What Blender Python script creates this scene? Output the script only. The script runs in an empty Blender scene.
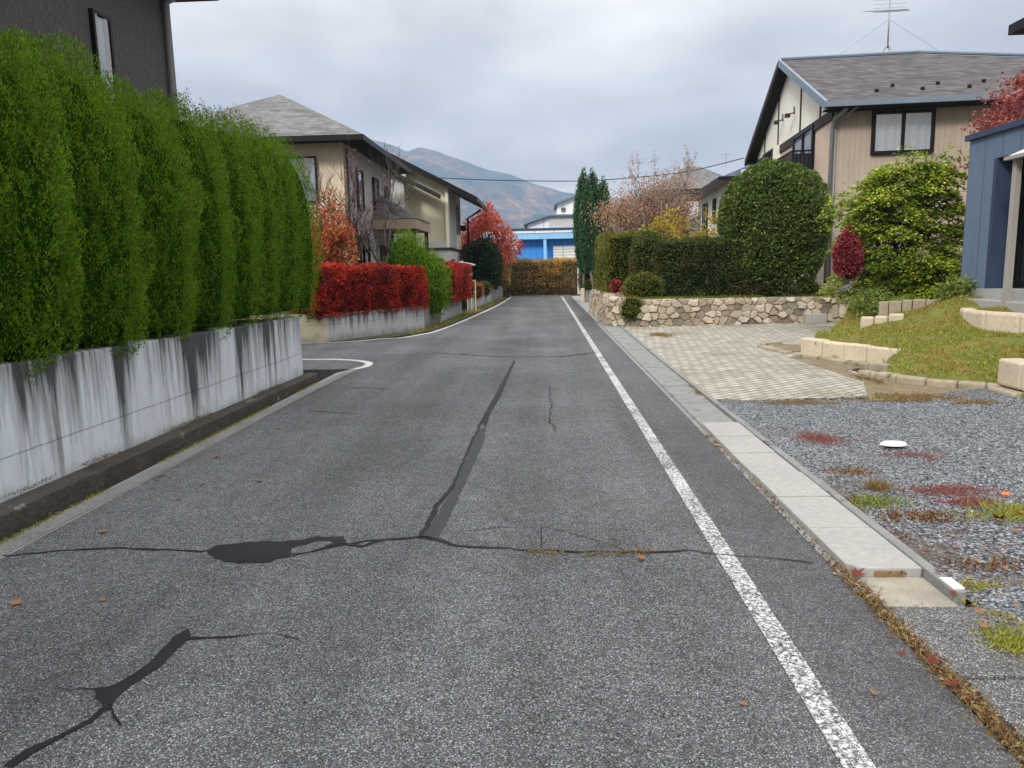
import bpy, math, random
import numpy as np
from mathutils import Matrix, Vector
PI = math.pi
random.seed(7); RG = np.random.default_rng(11)
SC = bpy.context.scene; C = SC.collection
R_ = math.radians
HC = 1.55; F = 740.0

# ------------------------------------------------------------------ camera
YAW, PITCH, ROLL = R_(2.5552), R_(8.858), R_(-1.2)
MR = (Matrix.Rotation(YAW, 3, 'Z') @ Matrix.Rotation(PI/2-PITCH, 3, 'X') @ Matrix.Rotation(ROLL, 3, 'Z'))
cam = bpy.data.cameras.new('camera'); co = bpy.data.objects.new('camera', cam); C.objects.link(co)
cam.sensor_width = 36; cam.lens = F/1024*36; cam.clip_end = 9000; cam.clip_start = .05
co.matrix_world = Matrix.Translation((0, 0, HC)) @ MR.to_4x4(); SC.camera = co
def ray(px, py): return MR @ Vector(((px-512)/F, -(py-384)/F, -1))
def G(px, py, z=0):
    d = ray(px, py); t = (z-HC)/d.z; return (d.x*t, d.y*t)
def AY(px, py, Y):
    d = ray(px, py); t = Y/d.y; return Vector((d.x*t, Y, HC+d.z*t))
def AX(px, py, X):
    d = ray(px, py); t = X/d.x; return Vector((X, d.y*t, HC+d.z*t))

# ------------------------------------------------------------------ object helpers
def tag(o, label=None, cat=None, group=None, kind=None):
    if label: o['label'] = label
    if cat: o['category'] = cat
    if group: o['group'] = group
    if kind: o['kind'] = kind
    return o
def thing(name, label, cat, loc=(0, 0, 0), rz=0, group=None):
    o = bpy.data.objects.new(name, None); C.objects.link(o); o.location = loc; o.rotation_euler = (0, 0, rz)
    o.empty_display_size = .1
    return tag(o, label, cat, group)
def mkmesh(name, V, Fc, mat, smooth=False):
    me = bpy.data.meshes.new(name); me.from_pydata([tuple(v) for v in V], [], Fc); me.validate()
    me.materials.append(mat)
    if smooth: me.polygons.foreach_set('use_smooth', [True]*len(me.polygons))
    me.update(); return me
def link(name, me, parent=None):
    o = bpy.data.objects.new(name, me); C.objects.link(o)
    if parent: o.parent = parent
    return o
class MB:
    def __init__(s): s.V = []; s.F = []
    def face(s, pts):
        n = len(s.V); s.V += [tuple(p) for p in pts]; s.F.append(tuple(range(n, n+len(pts)))); return s
    def box(s, a, b):
        x0, y0, z0 = [min(a[i], b[i]) for i in range(3)]; x1, y1, z1 = [max(a[i], b[i]) for i in range(3)]
        n = len(s.V)
        s.V += [(x0,y0,z0),(x1,y0,z0),(x1,y1,z0),(x0,y1,z0),(x0,y0,z1),(x1,y0,z1),(x1,y1,z1),(x0,y1,z1)]
        s.F += [tuple(n+i for i in f) for f in ((0,3,2,1),(4,5,6,7),(0,1,5,4),(1,2,6,5),(2,3,7,6),(3,0,4,7))]; return s
    def prism(s, poly, z0, z1):
        """poly: ccw xy list; z0/z1 scalars or lists"""
        k = len(poly); n = len(s.V)
        g = lambda z, i: z[i] if hasattr(z, '__len__') else z
        s.V += [(p[0], p[1], g(z0, i)) for i, p in enumerate(poly)] + [(p[0], p[1], g(z1, i)) for i, p in enumerate(poly)]
        s.F.append(tuple(n+k+i for i in range(k))); s.F.append(tuple(n+k-1-i for i in range(k)))
        for i in range(k):
            j = (i+1) % k; s.F.append((n+i, n+j, n+k+j, n+k+i))
        return s
    def slab(s, pts, t, d=(0, 0, -1)):
        """a polygon in space with thickness t along d"""
        k = len(pts); n = len(s.V); d = Vector(d)*t
        s.V += [tuple(p) for p in pts] + [tuple(Vector(p)+d) for p in pts]
        s.F.append(tuple(range(n, n+k))); s.F.append(tuple(n+2*k-1-i for i in range(k)))
        for i in range(k):
            j = (i+1) % k; s.F.append((n+j, n+i, n+k+i, n+k+j))
        return s
    def tube(s, pts, r, sides=6):
        pts = [Vector(p) for p in pts]; rs = r if hasattr(r, '__len__') else [r]*len(pts)
        n0 = len(s.V); prev = None
        for i, p in enumerate(pts):
            a = pts[max(i-1, 0)]; b = pts[min(i+1, len(pts)-1)]; d = (b-a).normalized()
            if prev is None:
                u = d.orthogonal().normalized()
            else:
                u = (prev-d*prev.dot(d)).normalized()
            prev = u; w = d.cross(u)
            for k in range(sides):
                t = 2*PI*k/sides; s.V.append(tuple(p+(u*math.cos(t)+w*math.sin(t))*rs[i]))
        for i in range(len(pts)-1):
            for k in range(sides):
                a = n0+i*sides+k; b = n0+i*sides+(k+1) % sides
                s.F.append((a, b, b+sides, a+sides))
        s.F.append(tuple(n0+sides-1-k for k in range(sides))); s.F.append(tuple(n0+(len(pts)-1)*sides+k for k in range(sides)))
        return s
    def build(s, name, mat, parent=None, smooth=False, bevel=0):
        o = link(name, mkmesh(name, s.V, s.F, mat, smooth), parent)
        if bevel:
            m = o.modifiers.new('bevel', 'BEVEL'); m.width = bevel; m.segments = 2; m.limit_method = 'ANGLE'; m.angle_limit = R_(40)
        return o
def struct(o): o['kind'] = 'structure'; return o
def stuff(o, label, cat): return tag(o, label, cat, None, 'stuff')

# ------------------------------------------------------------------ materials
def newmat(name, spec=.16):
    m = bpy.data.materials.new(name); m.use_nodes = True; nt = m.node_tree; p = nt.nodes['Principled BSDF']
    p.inputs['Specular IOR Level'].default_value = spec
    return m, nt, p
def N(nt, t, **kw):
    n = nt.nodes.new(t)
    for k, v in kw.items():
        if k in n.inputs.keys() if isinstance(k, str) else False: n.inputs[k].default_value = v
        else: setattr(n, k, v)
    return n
def L(nt, a, b): nt.links.new(a, b)
def col(c): return (c[0], c[1], c[2], 1) if hasattr(c, '__len__') else (c, c, c, 1)
def coords(nt, kind='obj', scale=(1, 1, 1), rot=(0, 0, 0), loc=(0, 0, 0)):
    if kind == 'pos': s = N(nt, 'ShaderNodeNewGeometry').outputs['Position']
    else: s = N(nt, 'ShaderNodeTexCoord').outputs['Object']
    m = N(nt, 'ShaderNodeMapping'); m.inputs['Scale'].default_value = scale; m.inputs['Rotation'].default_value = rot
    m.inputs['Location'].default_value = loc; L(nt, s, m.inputs[0]); return m.outputs[0]
def noise(nt, vec, scale, detail=4, rough=.55):
    n = N(nt, 'ShaderNodeTexNoise'); n.inputs['Scale'].default_value = scale; n.inputs['Detail'].default_value = detail
    n.inputs['Roughness'].default_value = rough; L(nt, vec, n.inputs['Vector']); return n.outputs['Fac']
def ramp(nt, fac, stops, interp='LINEAR'):
    r = N(nt, 'ShaderNodeValToRGB'); r.color_ramp.interpolation = interp
    e = r.color_ramp.elements
    while len(e) < len(stops): e.new(.5)
    for i, (p, c) in enumerate(stops): e[i].position = p; e[i].color = col(c)
    L(nt, fac, r.inputs[0]); return r.outputs[0]
def mix(nt, fac, a, b, mode='MIX'):
    m = N(nt, 'ShaderNodeMix', data_type='RGBA', blend_type=mode)
    for k, v in ((0, fac), (6, a), (7, b)):
        if hasattr(v, 'is_output'): L(nt, v, m.inputs[k])
        else: m.inputs[k].default_value = v if k == 0 else col(v)
    return m.outputs[2]
def math_(nt, op, a, b=0, c=None, clamp=False):
    m = N(nt, 'ShaderNodeMath', operation=op); m.use_clamp = clamp
    for i, v in enumerate((a, b, c)):
        if v is None: continue
        if hasattr(v, 'is_output'): L(nt, v, m.inputs[i])
        else: m.inputs[i].default_value = v
    return m.outputs[0]
def bump(nt, b, h, strength=.4, dist=.01):
    n = N(nt, 'ShaderNodeBump'); n.inputs['Strength'].default_value = strength; n.inputs['Distance'].default_value = dist
    L(nt, h, n.inputs['Height']); L(nt, n.outputs[0], b.inputs['Normal'])
def sep(nt, v):
    s = N(nt, 'ShaderNodeSeparateXYZ'); L(nt, v, s.inputs[0]); return s.outputs
def comb(nt, x, y, z):
    s = N(nt, 'ShaderNodeCombineXYZ')
    for i, v in enumerate((x, y, z)):
        if hasattr(v, 'is_output'): L(nt, v, s.inputs[i])
        else: s.inputs[i].default_value = v
    return s.outputs[0]
def vor(nt, vec, scale, feature='F1', out='Distance', rnd=1):
    v = N(nt, 'ShaderNodeTexVoronoi', feature=feature); v.inputs['Scale'].default_value = scale
    v.inputs['Randomness'].default_value = rnd; L(nt, vec, v.inputs['Vector']); return v.outputs[out]

def pm(name, a, b=None, scale=4, rough=.7, bmp=.2, bdist=.01, metal=0, kind='obj', spots=None):
    m, nt, p = newmat(name); v = coords(nt, kind)
    b = b or tuple(x*.8 for x in a)
    n = noise(nt, v, scale, 6, .6); c = mix(nt, ramp(nt, n, [(.3, 0), (.7, 1)]), b, a)
    n2 = noise(nt, v, scale*9, 4, .6); c = mix(nt, .35, c, ramp(nt, n2, [(.2, tuple(x*.55 for x in a)), (.8, tuple(min(1, x*1.35) for x in a))]))
    if spots:
        c = mix(nt, ramp(nt, noise(nt, v, spots[1], 5, .65), [(spots[2], 0), (spots[2]+.08, 1)]), c, spots[0])
    L(nt, c, p.inputs['Base Color']); p.inputs['Roughness'].default_value = rough; p.inputs['Metallic'].default_value = metal
    if bmp: bump(nt, p, n2, bmp, bdist)
    return m
def leafmat(name, stops, clump=None, rough=.5, trans=.25, cs=1.2):
    """per-leaf colour; clump=(colour, amount, threshold)"""
    m, nt, p = newmat(name)
    g = N(nt, 'ShaderNodeNewGeometry'); c = ramp(nt, g.outputs['Random Per Island'], stops)
    if clump:
        n = noise(nt, coords(nt, 'pos'), cs, 3, .6)
        c = mix(nt, ramp(nt, n, [(clump[2]-.08, 0), (clump[2]+.1, clump[1])]), c, clump[0])
    L(nt, c, p.inputs['Base Color']); p.inputs['Roughness'].default_value = rough
    t = N(nt, 'ShaderNodeBsdfTranslucent'); L(nt, c, t.inputs[0]); ms = N(nt, 'ShaderNodeMixShader'); ms.inputs[0].default_value = trans
    L(nt, p.outputs[0], ms.inputs[1]); L(nt, t.outputs[0], ms.inputs[2]); L(nt, ms.outputs[0], nt.nodes['Material Output'].inputs[0])
    return m

def asphalt_color(nt, v, tint=(1, 1, 1)):
    k = lambda x: (x*.95*tint[0], x*1.0*tint[1], x*1.05*tint[2])
    cells = N(nt, 'ShaderNodeTexVoronoi'); cells.inputs['Scale'].default_value = 190; L(nt, v, cells.inputs['Vector'])
    s = sep(nt, cells.outputs['Color'])[0]
    c = ramp(nt, s, [(0, k(.070)), (.4, k(.115)), (.72, k(.17)), (.88, k(.26)), (1, k(.45))])
    d = ramp(nt, cells.outputs['Distance'], [(.35, 1), (.75, .35)])
    c = mix(nt, 1, c, d, 'MULTIPLY')
    n = noise(nt, v, .55, 5, .6); c = mix(nt, 1, c, ramp(nt, n, [(.3, .76), (.7, 1.22)]), 'MULTIPLY')
    mp = N(nt, 'ShaderNodeMapping'); mp.inputs['Scale'].default_value = (1.6, .10, 1); L(nt, v, mp.inputs[0]); c = mix(nt, 1, c, ramp(nt, noise(nt, mp.outputs[0], 1.1, 3, .5), [(.35, .82), (.65, 1.14)]), 'MULTIPLY')
    n3 = noise(nt, v, 7, 4, .7); c = mix(nt, 1, c, ramp(nt, n3, [(.3, .84), (.7, 1.14)]), 'MULTIPLY')
    return c, cells.outputs['Distance'], n
def asphalt_mat():
    m, nt, p = newmat('asphalt'); v = coords(nt, 'pos'); c, h, n = asphalt_color(nt, v)
    # worn, slightly brown wheel tracks and darker strip by the right gutter
    x = sep(nt, v)[0]
    w = math_(nt, 'ADD', x, math_(nt, 'MULTIPLY', noise(nt, v, .9, 3), .5))
    c = mix(nt, ramp(nt, math_(nt, 'MULTIPLY_ADD', w, 1/2.0, -.35), [(.05, 0), (.5, .38)]), c, (.070, .066, .074))
    # hairline crazing
    wv = N(nt, 'ShaderNodeVectorMath', operation='ADD'); L(nt, v, wv.inputs[0])
    nn = N(nt, 'ShaderNodeTexNoise'); nn.inputs['Scale'].default_value = 3; L(nt, v, nn.inputs['Vector'])
    L(nt, nn.outputs['Color'], wv.inputs[1])
    e = vor(nt, wv.outputs[0], .9, 'DISTANCE_TO_EDGE')
    cm = math_(nt, 'MULTIPLY', ramp(nt, e, [(.002, 1), (.006, 0)]), ramp(nt, noise(nt, v, .35, 2), [(.56, 0), (.62, .7)]))
    c = mix(nt, cm, c, .02)
    L(nt, c, p.inputs['Base Color']); p.inputs['Roughness'].default_value = .8
    bump(nt, p, h, .55, .004); return m
def paint_mat(name, base=.72, wear=.5, crack=True):
    m, nt, p = newmat(name); v = coords(nt, 'pos'); c, h, n = asphalt_color(nt, v)
    y = sep(nt, v)[1]
    wn = noise(nt, v, 55, 5, .75); wl = noise(nt, v, 2.5, 3, .6)
    thr = math_(nt, 'ADD', wn, math_(nt, 'MULTIPLY', wl, .35))
    mask = ramp(nt, thr, [(.5+.3*wear, 1), (.62+.3*wear, 0)])
    pc = mix(nt, noise(nt, v, 9, 4), base*.72, base)
    if crack:
        wv = N(nt, 'ShaderNodeVectorMath', operation='MULTIPLY_ADD'); L(nt, v, wv.inputs[2])
        nn = N(nt, 'ShaderNodeTexNoise'); nn.inputs['Scale'].default_value = 12; L(nt, v, nn.inputs['Vector'])
        L(nt, nn.outputs['Color'], wv.inputs[0]); wv.inputs[1].default_value = (.05, .05, .05)
        e = vor(nt, wv.outputs[0], 30, 'DISTANCE_TO_EDGE')
        near = ramp(nt, math_(nt, 'MULTIPLY', y, .1), [(.3, 1), (.6, .35)])
        ck = math_(nt, 'MULTIPLY', ramp(nt, e, [(.02, 1), (.07, 0)]), near)
        mask = math_(nt, 'MULTIPLY', mask, math_(nt, 'SUBTRACT', 1, ck))
    L(nt, mix(nt, mask, c, pc), p.inputs['Base Color']); p.inputs['Roughness'].default_value = .7
    bump(nt, p, h, .4, .003); return m
def siding_mat(name, a, pitch=.15, rough=.75, axis='v'):
    m, nt, p = newmat(name); v = coords(nt, 'obj'); s = sep(nt, v)
    u = math_(nt, 'ADD', s[0], s[1]) if axis == 'v' else s[2]
    f = math_(nt, 'FRACT', math_(nt, 'DIVIDE', u, pitch))
    g = ramp(nt, f, [(0, 0), (.06, 1), (.94, 1), (1, 0)])
    n = noise(nt, v, 1.2, 5, .6); c = mix(nt, n, tuple(x*.82 for x in a), tuple(x*1.12 for x in a))
    st = noise(nt, coords(nt, 'obj', (6, 6, .5)), 2, 4); c = mix(nt, ramp(nt, st, [(.5, 0), (.8, .35)]), c, tuple(x*.65 for x in a))
    c = mix(nt, g, tuple(x*.62 for x in a), c); L(nt, c, p.inputs['Base Color']); p.inputs['Roughness'].default_value = rough
    bump(nt, p, math_(nt, 'ADD', g, math_(nt, 'MULTIPLY', noise(nt, v, 60, 3), .25)), .6, .008); return m
def shingle_mat(name, a, b, course=.12, width=.5):
    m, nt, p = newmat(name); v = coords(nt, 'obj'); s = sep(nt, v)
    vec = comb(nt, math_(nt, 'ADD', s[0], s[1]), s[2], 0)
    br = N(nt, 'ShaderNodeTexBrick'); L(nt, vec, br.inputs['Vector'])
    br.inputs['Scale'].default_value = 1; br.inputs['Brick Width'].default_value = width; br.inputs['Row Height'].default_value = course
    br.inputs['Mortar Size'].default_value = .006; br.inputs['Color1'].default_value = col(a); br.inputs['Color2'].default_value = col(b)
    br.inputs['Mortar'].default_value = col(tuple(x*.45 for x in b)); br.inputs['Mortar Smooth'].default_value = .3
    n = noise(nt, coords(nt, 'obj', (1, 1, 1.6)), 2.6, 6, .7)
    c = mix(nt, 1, br.outputs['Color'], ramp(nt, n, [(.25, .7), (.5, 1), (.75, 1.25)]), 'MULTIPLY')
    L(nt, c, p.inputs['Base Color']); p.inputs['Roughness'].default_value = .85
    bump(nt, p, br.outputs['Fac'], -.5, .01); return m
def streak_mat(name, base, dark, zt, depth, horiz=(1, 1), thr=.55, grooves=True, fade=1.0):
    """painted concrete with dark run-off streaks that start at its top edge"""
    m, nt, p = newmat(name); v = coords(nt, 'pos'); s = sep(nt, v)
    u = math_(nt, 'ADD', math_(nt, 'MULTIPLY', s[0], horiz[0]), math_(nt, 'MULTIPLY', s[1], horiz[1]))
    wob = math_(nt, 'MULTIPLY', noise(nt, v, 3, 3), .025)
    a1 = noise(nt, comb(nt, math_(nt, 'ADD', u, wob), 0, math_(nt, 'MULTIPLY', s[2], .05)), 2.3, 2, .5)
    a2 = noise(nt, comb(nt, math_(nt, 'ADD', u, wob), 3, math_(nt, 'MULTIPLY', s[2], .06)), 16, 5, .65)
    top = math_(nt, 'DIVIDE', math_(nt, 'SUBTRACT', s[2], zt-depth), depth, None, True)   # 0 low .. 1 top
    q = math_(nt, 'ADD', math_(nt, 'ADD', math_(nt, 'MULTIPLY', a1, 1.0), math_(nt, 'MULTIPLY', a2, .52)), math_(nt, 'MULTIPLY', top, .26))
    msk = ramp(nt, q, [(thr+.26, 0), (thr+.38, fade*.45), (thr+.52, fade*.92)])
    fine = noise(nt, v, 26, 6, .7); c = mix(nt, noise(nt, v, 1.6, 6, .65), tuple(x*.74 for x in base), tuple(x*1.12 for x in base))
    c = mix(nt, ramp(nt, a2, [(.45, 0), (.85, .35)]), c, dark)
    c = mix(nt, msk, c, mix(nt, fine, dark, tuple(x*2.2 for x in dark)))
    low = math_(nt, 'ADD', math_(nt, 'MULTIPLY', noise(nt, v, 6, 5), .3), math_(nt, 'MULTIPLY', math_(nt, 'SUBTRACT', .28, s[2]), .9))
    c = mix(nt, ramp(nt, low, [(.22, 0), (.42, .6)]), c, (.10, .105, .09))
    jz = math_(nt, 'ABSOLUTE', math_(nt, 'SUBTRACT', math_(nt, 'ADD', s[2], math_(nt, 'MULTIPLY', noise(nt, v, 4, 3), .02)), .40)); c = mix(nt, ramp(nt, jz, [(.002, .55), (.007, 0)]), c, dark)
    pit = ramp(nt, noise(nt, v, 45, 3, .8), [(.66, 0), (.72, .6)]); c = mix(nt, pit, c, .09)
    L(nt, c, p.inputs['Base Color']); p.inputs['Roughness'].default_value = .85
    bump(nt, p, math_(nt, 'ADD', math_(nt, 'MULTIPLY', fine, .7), a2), .35, .012); return m
def glass_mat(name, tint=(.9, .95, 1), refl=.25, rough=.03):
    m, nt, p = newmat(name); nt.nodes.remove(p)
    t = N(nt, 'ShaderNodeBsdfTransparent'); t.inputs[0].default_value = col(tint)
    g = N(nt, 'ShaderNodeBsdfGlossy'); g.inputs['Roughness'].default_value = rough
    lw = N(nt, 'ShaderNodeLayerWeight'); lw.inputs[0].default_value = .35
    f = math_(nt, 'ADD', math_(nt, 'MULTIPLY', lw.outputs['Facing'], .35), refl, None, True)
    ms = N(nt, 'ShaderNodeMixShader'); L(nt, f, ms.inputs[0]); L(nt, t.outputs[0], ms.inputs[1]); L(nt, g.outputs[0], ms.inputs[2])
    L(nt, ms.outputs[0], nt.nodes['Material Output'].inputs[0]); return m

M = {}
M['asphalt'] = asphalt_mat()
M['tar'] = pm('tar seal', (.011, .012, .016), (.022, .024, .029), 6, .62, .5, .004, kind='pos')
M['patch'] = pm('asphalt patch', (.04, .043, .05), (.062, .066, .074), 9, .7, .6, .004, kind='pos')
M['crackline'] = pm('crack line', (.006, .006, .007), (.018, .018, .018), 9, .9, 0, kind='pos')
M['line'] = paint_mat('white road paint', .66, .44)
M['oldline'] = paint_mat('faded road paint', .24, .62, False)
M['kerbline'] = paint_mat('kerb line paint', .7, .62, False)
M['concrete'] = pm('concrete', (.30, .31, .31), (.2, .2, .2), 3, .85, .5, .006, kind='pos', spots=((.07, .075, .05), 2.2, .62))
M['slab_new'] = pm('new slab concrete', (.345, .345, .33), (.29, .29, .28), 2.2, .8, .25, .003, kind='pos', spots=((.33, .33, .31), 3.5, .66))
M['slab_old'] = pm('old slab concrete', (.21, .21, .215), (.11, .11, .115), 70, .9, 1, .012, kind='pos', spots=((.36, .36, .36), 130, .58))
M['slab_far'] = pm('weathered slab concrete', (.25, .26, .255), (.15, .155, .15), 5, .85, .8, .008, kind='pos', spots=((.08, .08, .06), 3.0, .60))
M['slab_pale'] = pm('chipped pale concrete', (.36, .335, .28), (.2, .185, .15), 7, .9, .8, .01, kind='pos', spots=((.14, .12, .08), 6, .62))
M['brownstone'] = pm('crumbled mortar', (.3, .21, .11), (.12, .08, .04), 20, .95, .9, .01)
M['soil'] = pm('soil', (.09, .075, .055), (.04, .035, .028), 5, .95, .8, .02, kind='pos', spots=((.05, .075, .02), 2.5, .55))
M['mossy'] = pm('mossy soil', (.075, .08, .04), (.035, .032, .025), 7, .95, .8, .02, kind='pos', spots=((.10, .14, .03), 4, .56))
M['dirt'] = pm('sandy dirt', (.26, .21, .14), (.13, .11, .07), 6, .95, .9, .02, kind='pos', spots=((.12, .15, .03), 3.5, .56))
M['ditch'] = pm('wet dirt', (.02, .019, .016), (.008, .008, .007), 5, .9, .6, .02, kind='pos')
M['wall_left'] = streak_mat('stained white concrete', (.60, .66, .71), (.018, .019, .020), 1.05, .95, (1, 1), .55)
M['ledge'] = pm('mossy concrete', (.085, .078, .068), (.03, .028, .024), 3, .9, .9, .02, kind='pos', spots=((.22, .22, .21), 5, .62))
M['wall_fluted'] = streak_mat('fluted stained concrete', (.46, .48, .50), (.07, .07, .068), .65, .5, (2.4, 2.4), .58)
M['wall_sunlit'] = streak_mat('sunlit stained concrete', (.62, .57, .40), (.12, .11, .07), .65, .4, (3, 3), .68)  # warm base colour paints in the sunlight on this wall end
M['wall_grey'] = streak_mat('grey block wall', (.25, .26, .26), (.08, .08, .075), .6, .5, (2, 2), .6)
M['gravelbed'] = None
def gravel_mat():
    m, nt, p = newmat('gravel bed'); v = coords(nt, 'pos')
    cells = N(nt, 'ShaderNodeTexVoronoi'); cells.inputs['Scale'].default_value = 58; L(nt, v, cells.inputs['Vector'])
    s = sep(nt, cells.outputs['Color'])[0]
    c = ramp(nt, s, [(0, (.05, .055, .062)), (.35, (.14, .155, .175)), (.7, (.23, .25, .28)), (1, (.38, .39, .40))])
    d = ramp(nt, cells.outputs['Distance'], [(.3, 1), (.8, .15)]); c = mix(nt, 1, c, d, 'MULTIPLY')
    n = noise(nt, v, .8, 6, .7); x = sep(nt, v)
    e = math_(nt, 'ADD', n, math_(nt, 'MULTIPLY', math_(nt, 'SUBTRACT', 2.7, x[0]), .06))
    c = mix(nt, ramp(nt, e, [(.54, 0), (.66, .75)]), c, mix(nt, noise(nt, v, 30, 3), (.03, .028, .02), (.14, .11, .07)))
    L(nt, c, p.inputs['Base Color']); p.inputs['Roughness'].default_value = .85
    bump(nt, p, cells.outputs['Distance'], -1, .012); return m
M['gravelbed'] = gravel_mat()
def stone_bits():
    m, nt, p = newmat('gravel stone'); g = N(nt, 'ShaderNodeNewGeometry')
    c = ramp(nt, g.outputs['Random Per Island'], [(0, (.05, .055, .065)), (.3, (.14, .15, .17)), (.7, (.22, .24, .27)), (.95, (.31, .33, .35)), (1, (.5, .5, .49))])
    L(nt, c, p.inputs['Base Color']); p.inputs['Roughness'].default_value = .8; return m
M['gravelstone'] = stone_bits()
def paver_mat():
    m, nt, p = newmat('paving blocks'); v = coords(nt, 'pos', (1, 1, 1), (0, 0, R_(-38)))
    br = N(nt, 'ShaderNodeTexBrick'); L(nt, v, br.inputs['Vector']); br.inputs['Scale'].default_value = 1
    br.inputs['Brick Width'].default_value = .23; br.inputs['Row Height'].default_value = .115; br.inputs['Mortar Size'].default_value = .010
    br.inputs['Mortar Smooth'].default_value = .3
    br.inputs['Color1'].default_value = col((.42, .40, .35)); br.inputs['Color2'].default_value = col((.29, .275, .24)); br.inputs['Mortar'].default_value = col((.06, .055, .03))
    n = noise(nt, v, .9, 6, .65); c = mix(nt, ramp(nt, n, [(.5, 0), (.72, .8)]), br.outputs['Color'], mix(nt, noise(nt, v, 14, 4), (.09, .09, .045), (.26, .22, .15)))
    c = mix(nt, 1, c, ramp(nt, noise(nt, v, 25, 5, .7), [(.25, .7), (.75, 1.25)]), 'MULTIPLY')
    L(nt, c, p.inputs['Base Color']); p.inputs['Roughness'].default_value = .9
    bump(nt, p, br.outputs['Fac'], -.8, .012); return m
M['paver'] = paver_mat()
M['block'] = pm('cut pale stone', (.56, .49, .38), (.44, .37, .27), 2.5, .85, .7, .012, spots=((.24, .19, .13), 3.5, .62))
M['edging'] = pm('weathered edging stone', (.38, .33, .25), (.2, .17, .12), 6, .9, .8, .012, spots=((.12, .13, .05), 5, .58))
M['lawnsoil'] = pm('mossy lawn soil', (.16, .17, .04), (.09, .10, .028), 1.6, .95, .9, .03, kind='pos', spots=((.2, .12, .04), 1.3, .56))
M['grass'] = leafmat('grass blades', [(0, (.12, .17, .02)), (.5, (.26, .30, .04)), (.8, (.38, .37, .07)), (1, (.48, .36, .13))], ((.36, .22, .07), .75, .55), .7, .3, .9)
M['drygrass'] = leafmat('dry grass', [(0, (.16, .09, .035)), (.5, (.30, .20, .09)), (.8, (.12, .14, .03)), (1, (.42, .30, .15))], None, .8, .2)
M['sedum'] = leafmat('red ground cover', [(0, (.09, .03, .025)), (.5, (.26, .08, .07)), (.85, (.38, .15, .13)), (1, (.12, .12, .04))], None, .6, .2)
def oldslab():
    m, nt, p = newmat('coarse old concrete'); v = coords(nt, 'pos'); c, h, n = asphalt_color(nt, v, (1.75, 1.68, 1.62))
    c = mix(nt, ramp(nt, noise(nt, v, 5, 5, .65), [(.5, 0), (.7, .5)]), c, (.08, .08, .075)); L(nt, c, p.inputs['Base Color']); p.inputs['Roughness'].default_value = .9
    bump(nt, p, h, .9, .006); return m
M['slab_old'] = oldslab()
# foliage
M['conifer'] = leafmat('arborvitae foliage', [(0, (.032, .085, .006)), (.45, (.092, .205, .010)), (.85, (.165, .32, .016)), (1, (.29, .41, .03))], ((.22, .34, .016), .5, .54), .6, .3, 7)
M['conifercore'] = pm('arborvitae shaded inner foliage', (.022, .062, .005), (.012, .034, .003), 9, 1, .9, .03)  # darkened so the shade in the gaps between lobes is painted in
M['redhedge'] = leafmat('red hedge leaves', [(0, (.18, .012, .012)), (.45, (.55, .03, .022)), (.78, (.80, .09, .035)), (.9, (.24, .05, .02)), (1, (.06, .06, .02))], ((.10, .02, .016), .75, .50), .5, .3, 2.4)
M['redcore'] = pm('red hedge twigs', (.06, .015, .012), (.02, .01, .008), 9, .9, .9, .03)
M['redmaple'] = leafmat('red maple leaves', [(0, (.28, .03, .03)), (.5, (.55, .07, .06)), (.85, (.70, .17, .10)), (1, (.55, .30, .10))], ((.6, .32, .08), .5, .62), .6, .4, .8)
M['pinkmaple'] = leafmat('dusky red maple leaves', [(0, (.15, .025, .03)), (.6, (.32, .07, .075)), (1, (.50, .22, .17))], None, .6, .35)
M['orangeleaf'] = leafmat('orange red leaves', [(0, (.30, .05, .03)), (.5, (.55, .12, .06)), (.8, (.55, .25, .08)), (1, (.2, .2, .06))], ((.12, .16, .04), .6, .58), .6, .35, 1.6)
M['rosebush'] = leafmat('crimson leaves', [(0, (.14, .012, .02)), (.6, (.28, .035, .045)), (1, (.42, .13, .11))], None, .6, .3)
M['yewgreen'] = leafmat('dark clipped leaves', [(0, (.022, .045, .012)), (.5, (.045, .08, .018)), (.85, (.085, .13, .03)), (1, (.17, .18, .05))], ((.19, .085, .045), .5, .57), .45, .2, 1.7)
M['yewyellow'] = leafmat('yellow green hedge leaves', [(0, (.05, .07, .012)), (.5, (.14, .15, .02)), (1, (.30, .26, .04))], ((.04, .07, .014), .8, .56), .5, .25, 1.6)
M['roundgreen'] = leafmat('glossy green leaves', [(0, (.028, .05, .012)), (.5, (.065, .11, .022)), (.85, (.13, .185, .035)), (1, (.28, .31, .08))], ((.10, .18, .03), .5, .56), .35, .2, 1.9)
M['greencore'] = pm('shaded inner leaves', (.010, .018, .005), (.005, .009, .003), 9, .9, .9, .03)  # near-black colour paints shade into the gaps among the leaves
M['yellowgreen'] = leafmat('yellow green broad leaves', [(0, (.09, .15, .02)), (.35, (.22, .31, .03)), (.75, (.40, .46, .05)), (1, (.66, .60, .09))], ((.09, .17, .02), .8, .52), .5, .35, 1.5)
M['orangehedge'] = leafmat('orange autumn hedge leaves', [(0, (.24, .15, .04)), (.45, (.56, .33, .07)), (.85, (.75, .50, .13)), (1, (.22, .20, .06))], ((.15, .15, .06), .9, .50), .6, .3, .8)
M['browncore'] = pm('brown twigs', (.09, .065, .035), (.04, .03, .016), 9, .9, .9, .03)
M['tangerine'] = leafmat('rust leaves', [(0, (.26, .12, .09)), (.5, (.46, .24, .17)), (1, (.52, .40, .26))], ((.36, .28, .13), .7, .53), .6, .35, 1.0)
M['yellowleaf'] = leafmat('yellow leaves', [(0, (.20, .16, .02)), (.5, (.42, .32, .04)), (1, (.55, .45, .10))], ((.12, .14, .03), .6, .58), .6, .35, 1.6)
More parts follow.
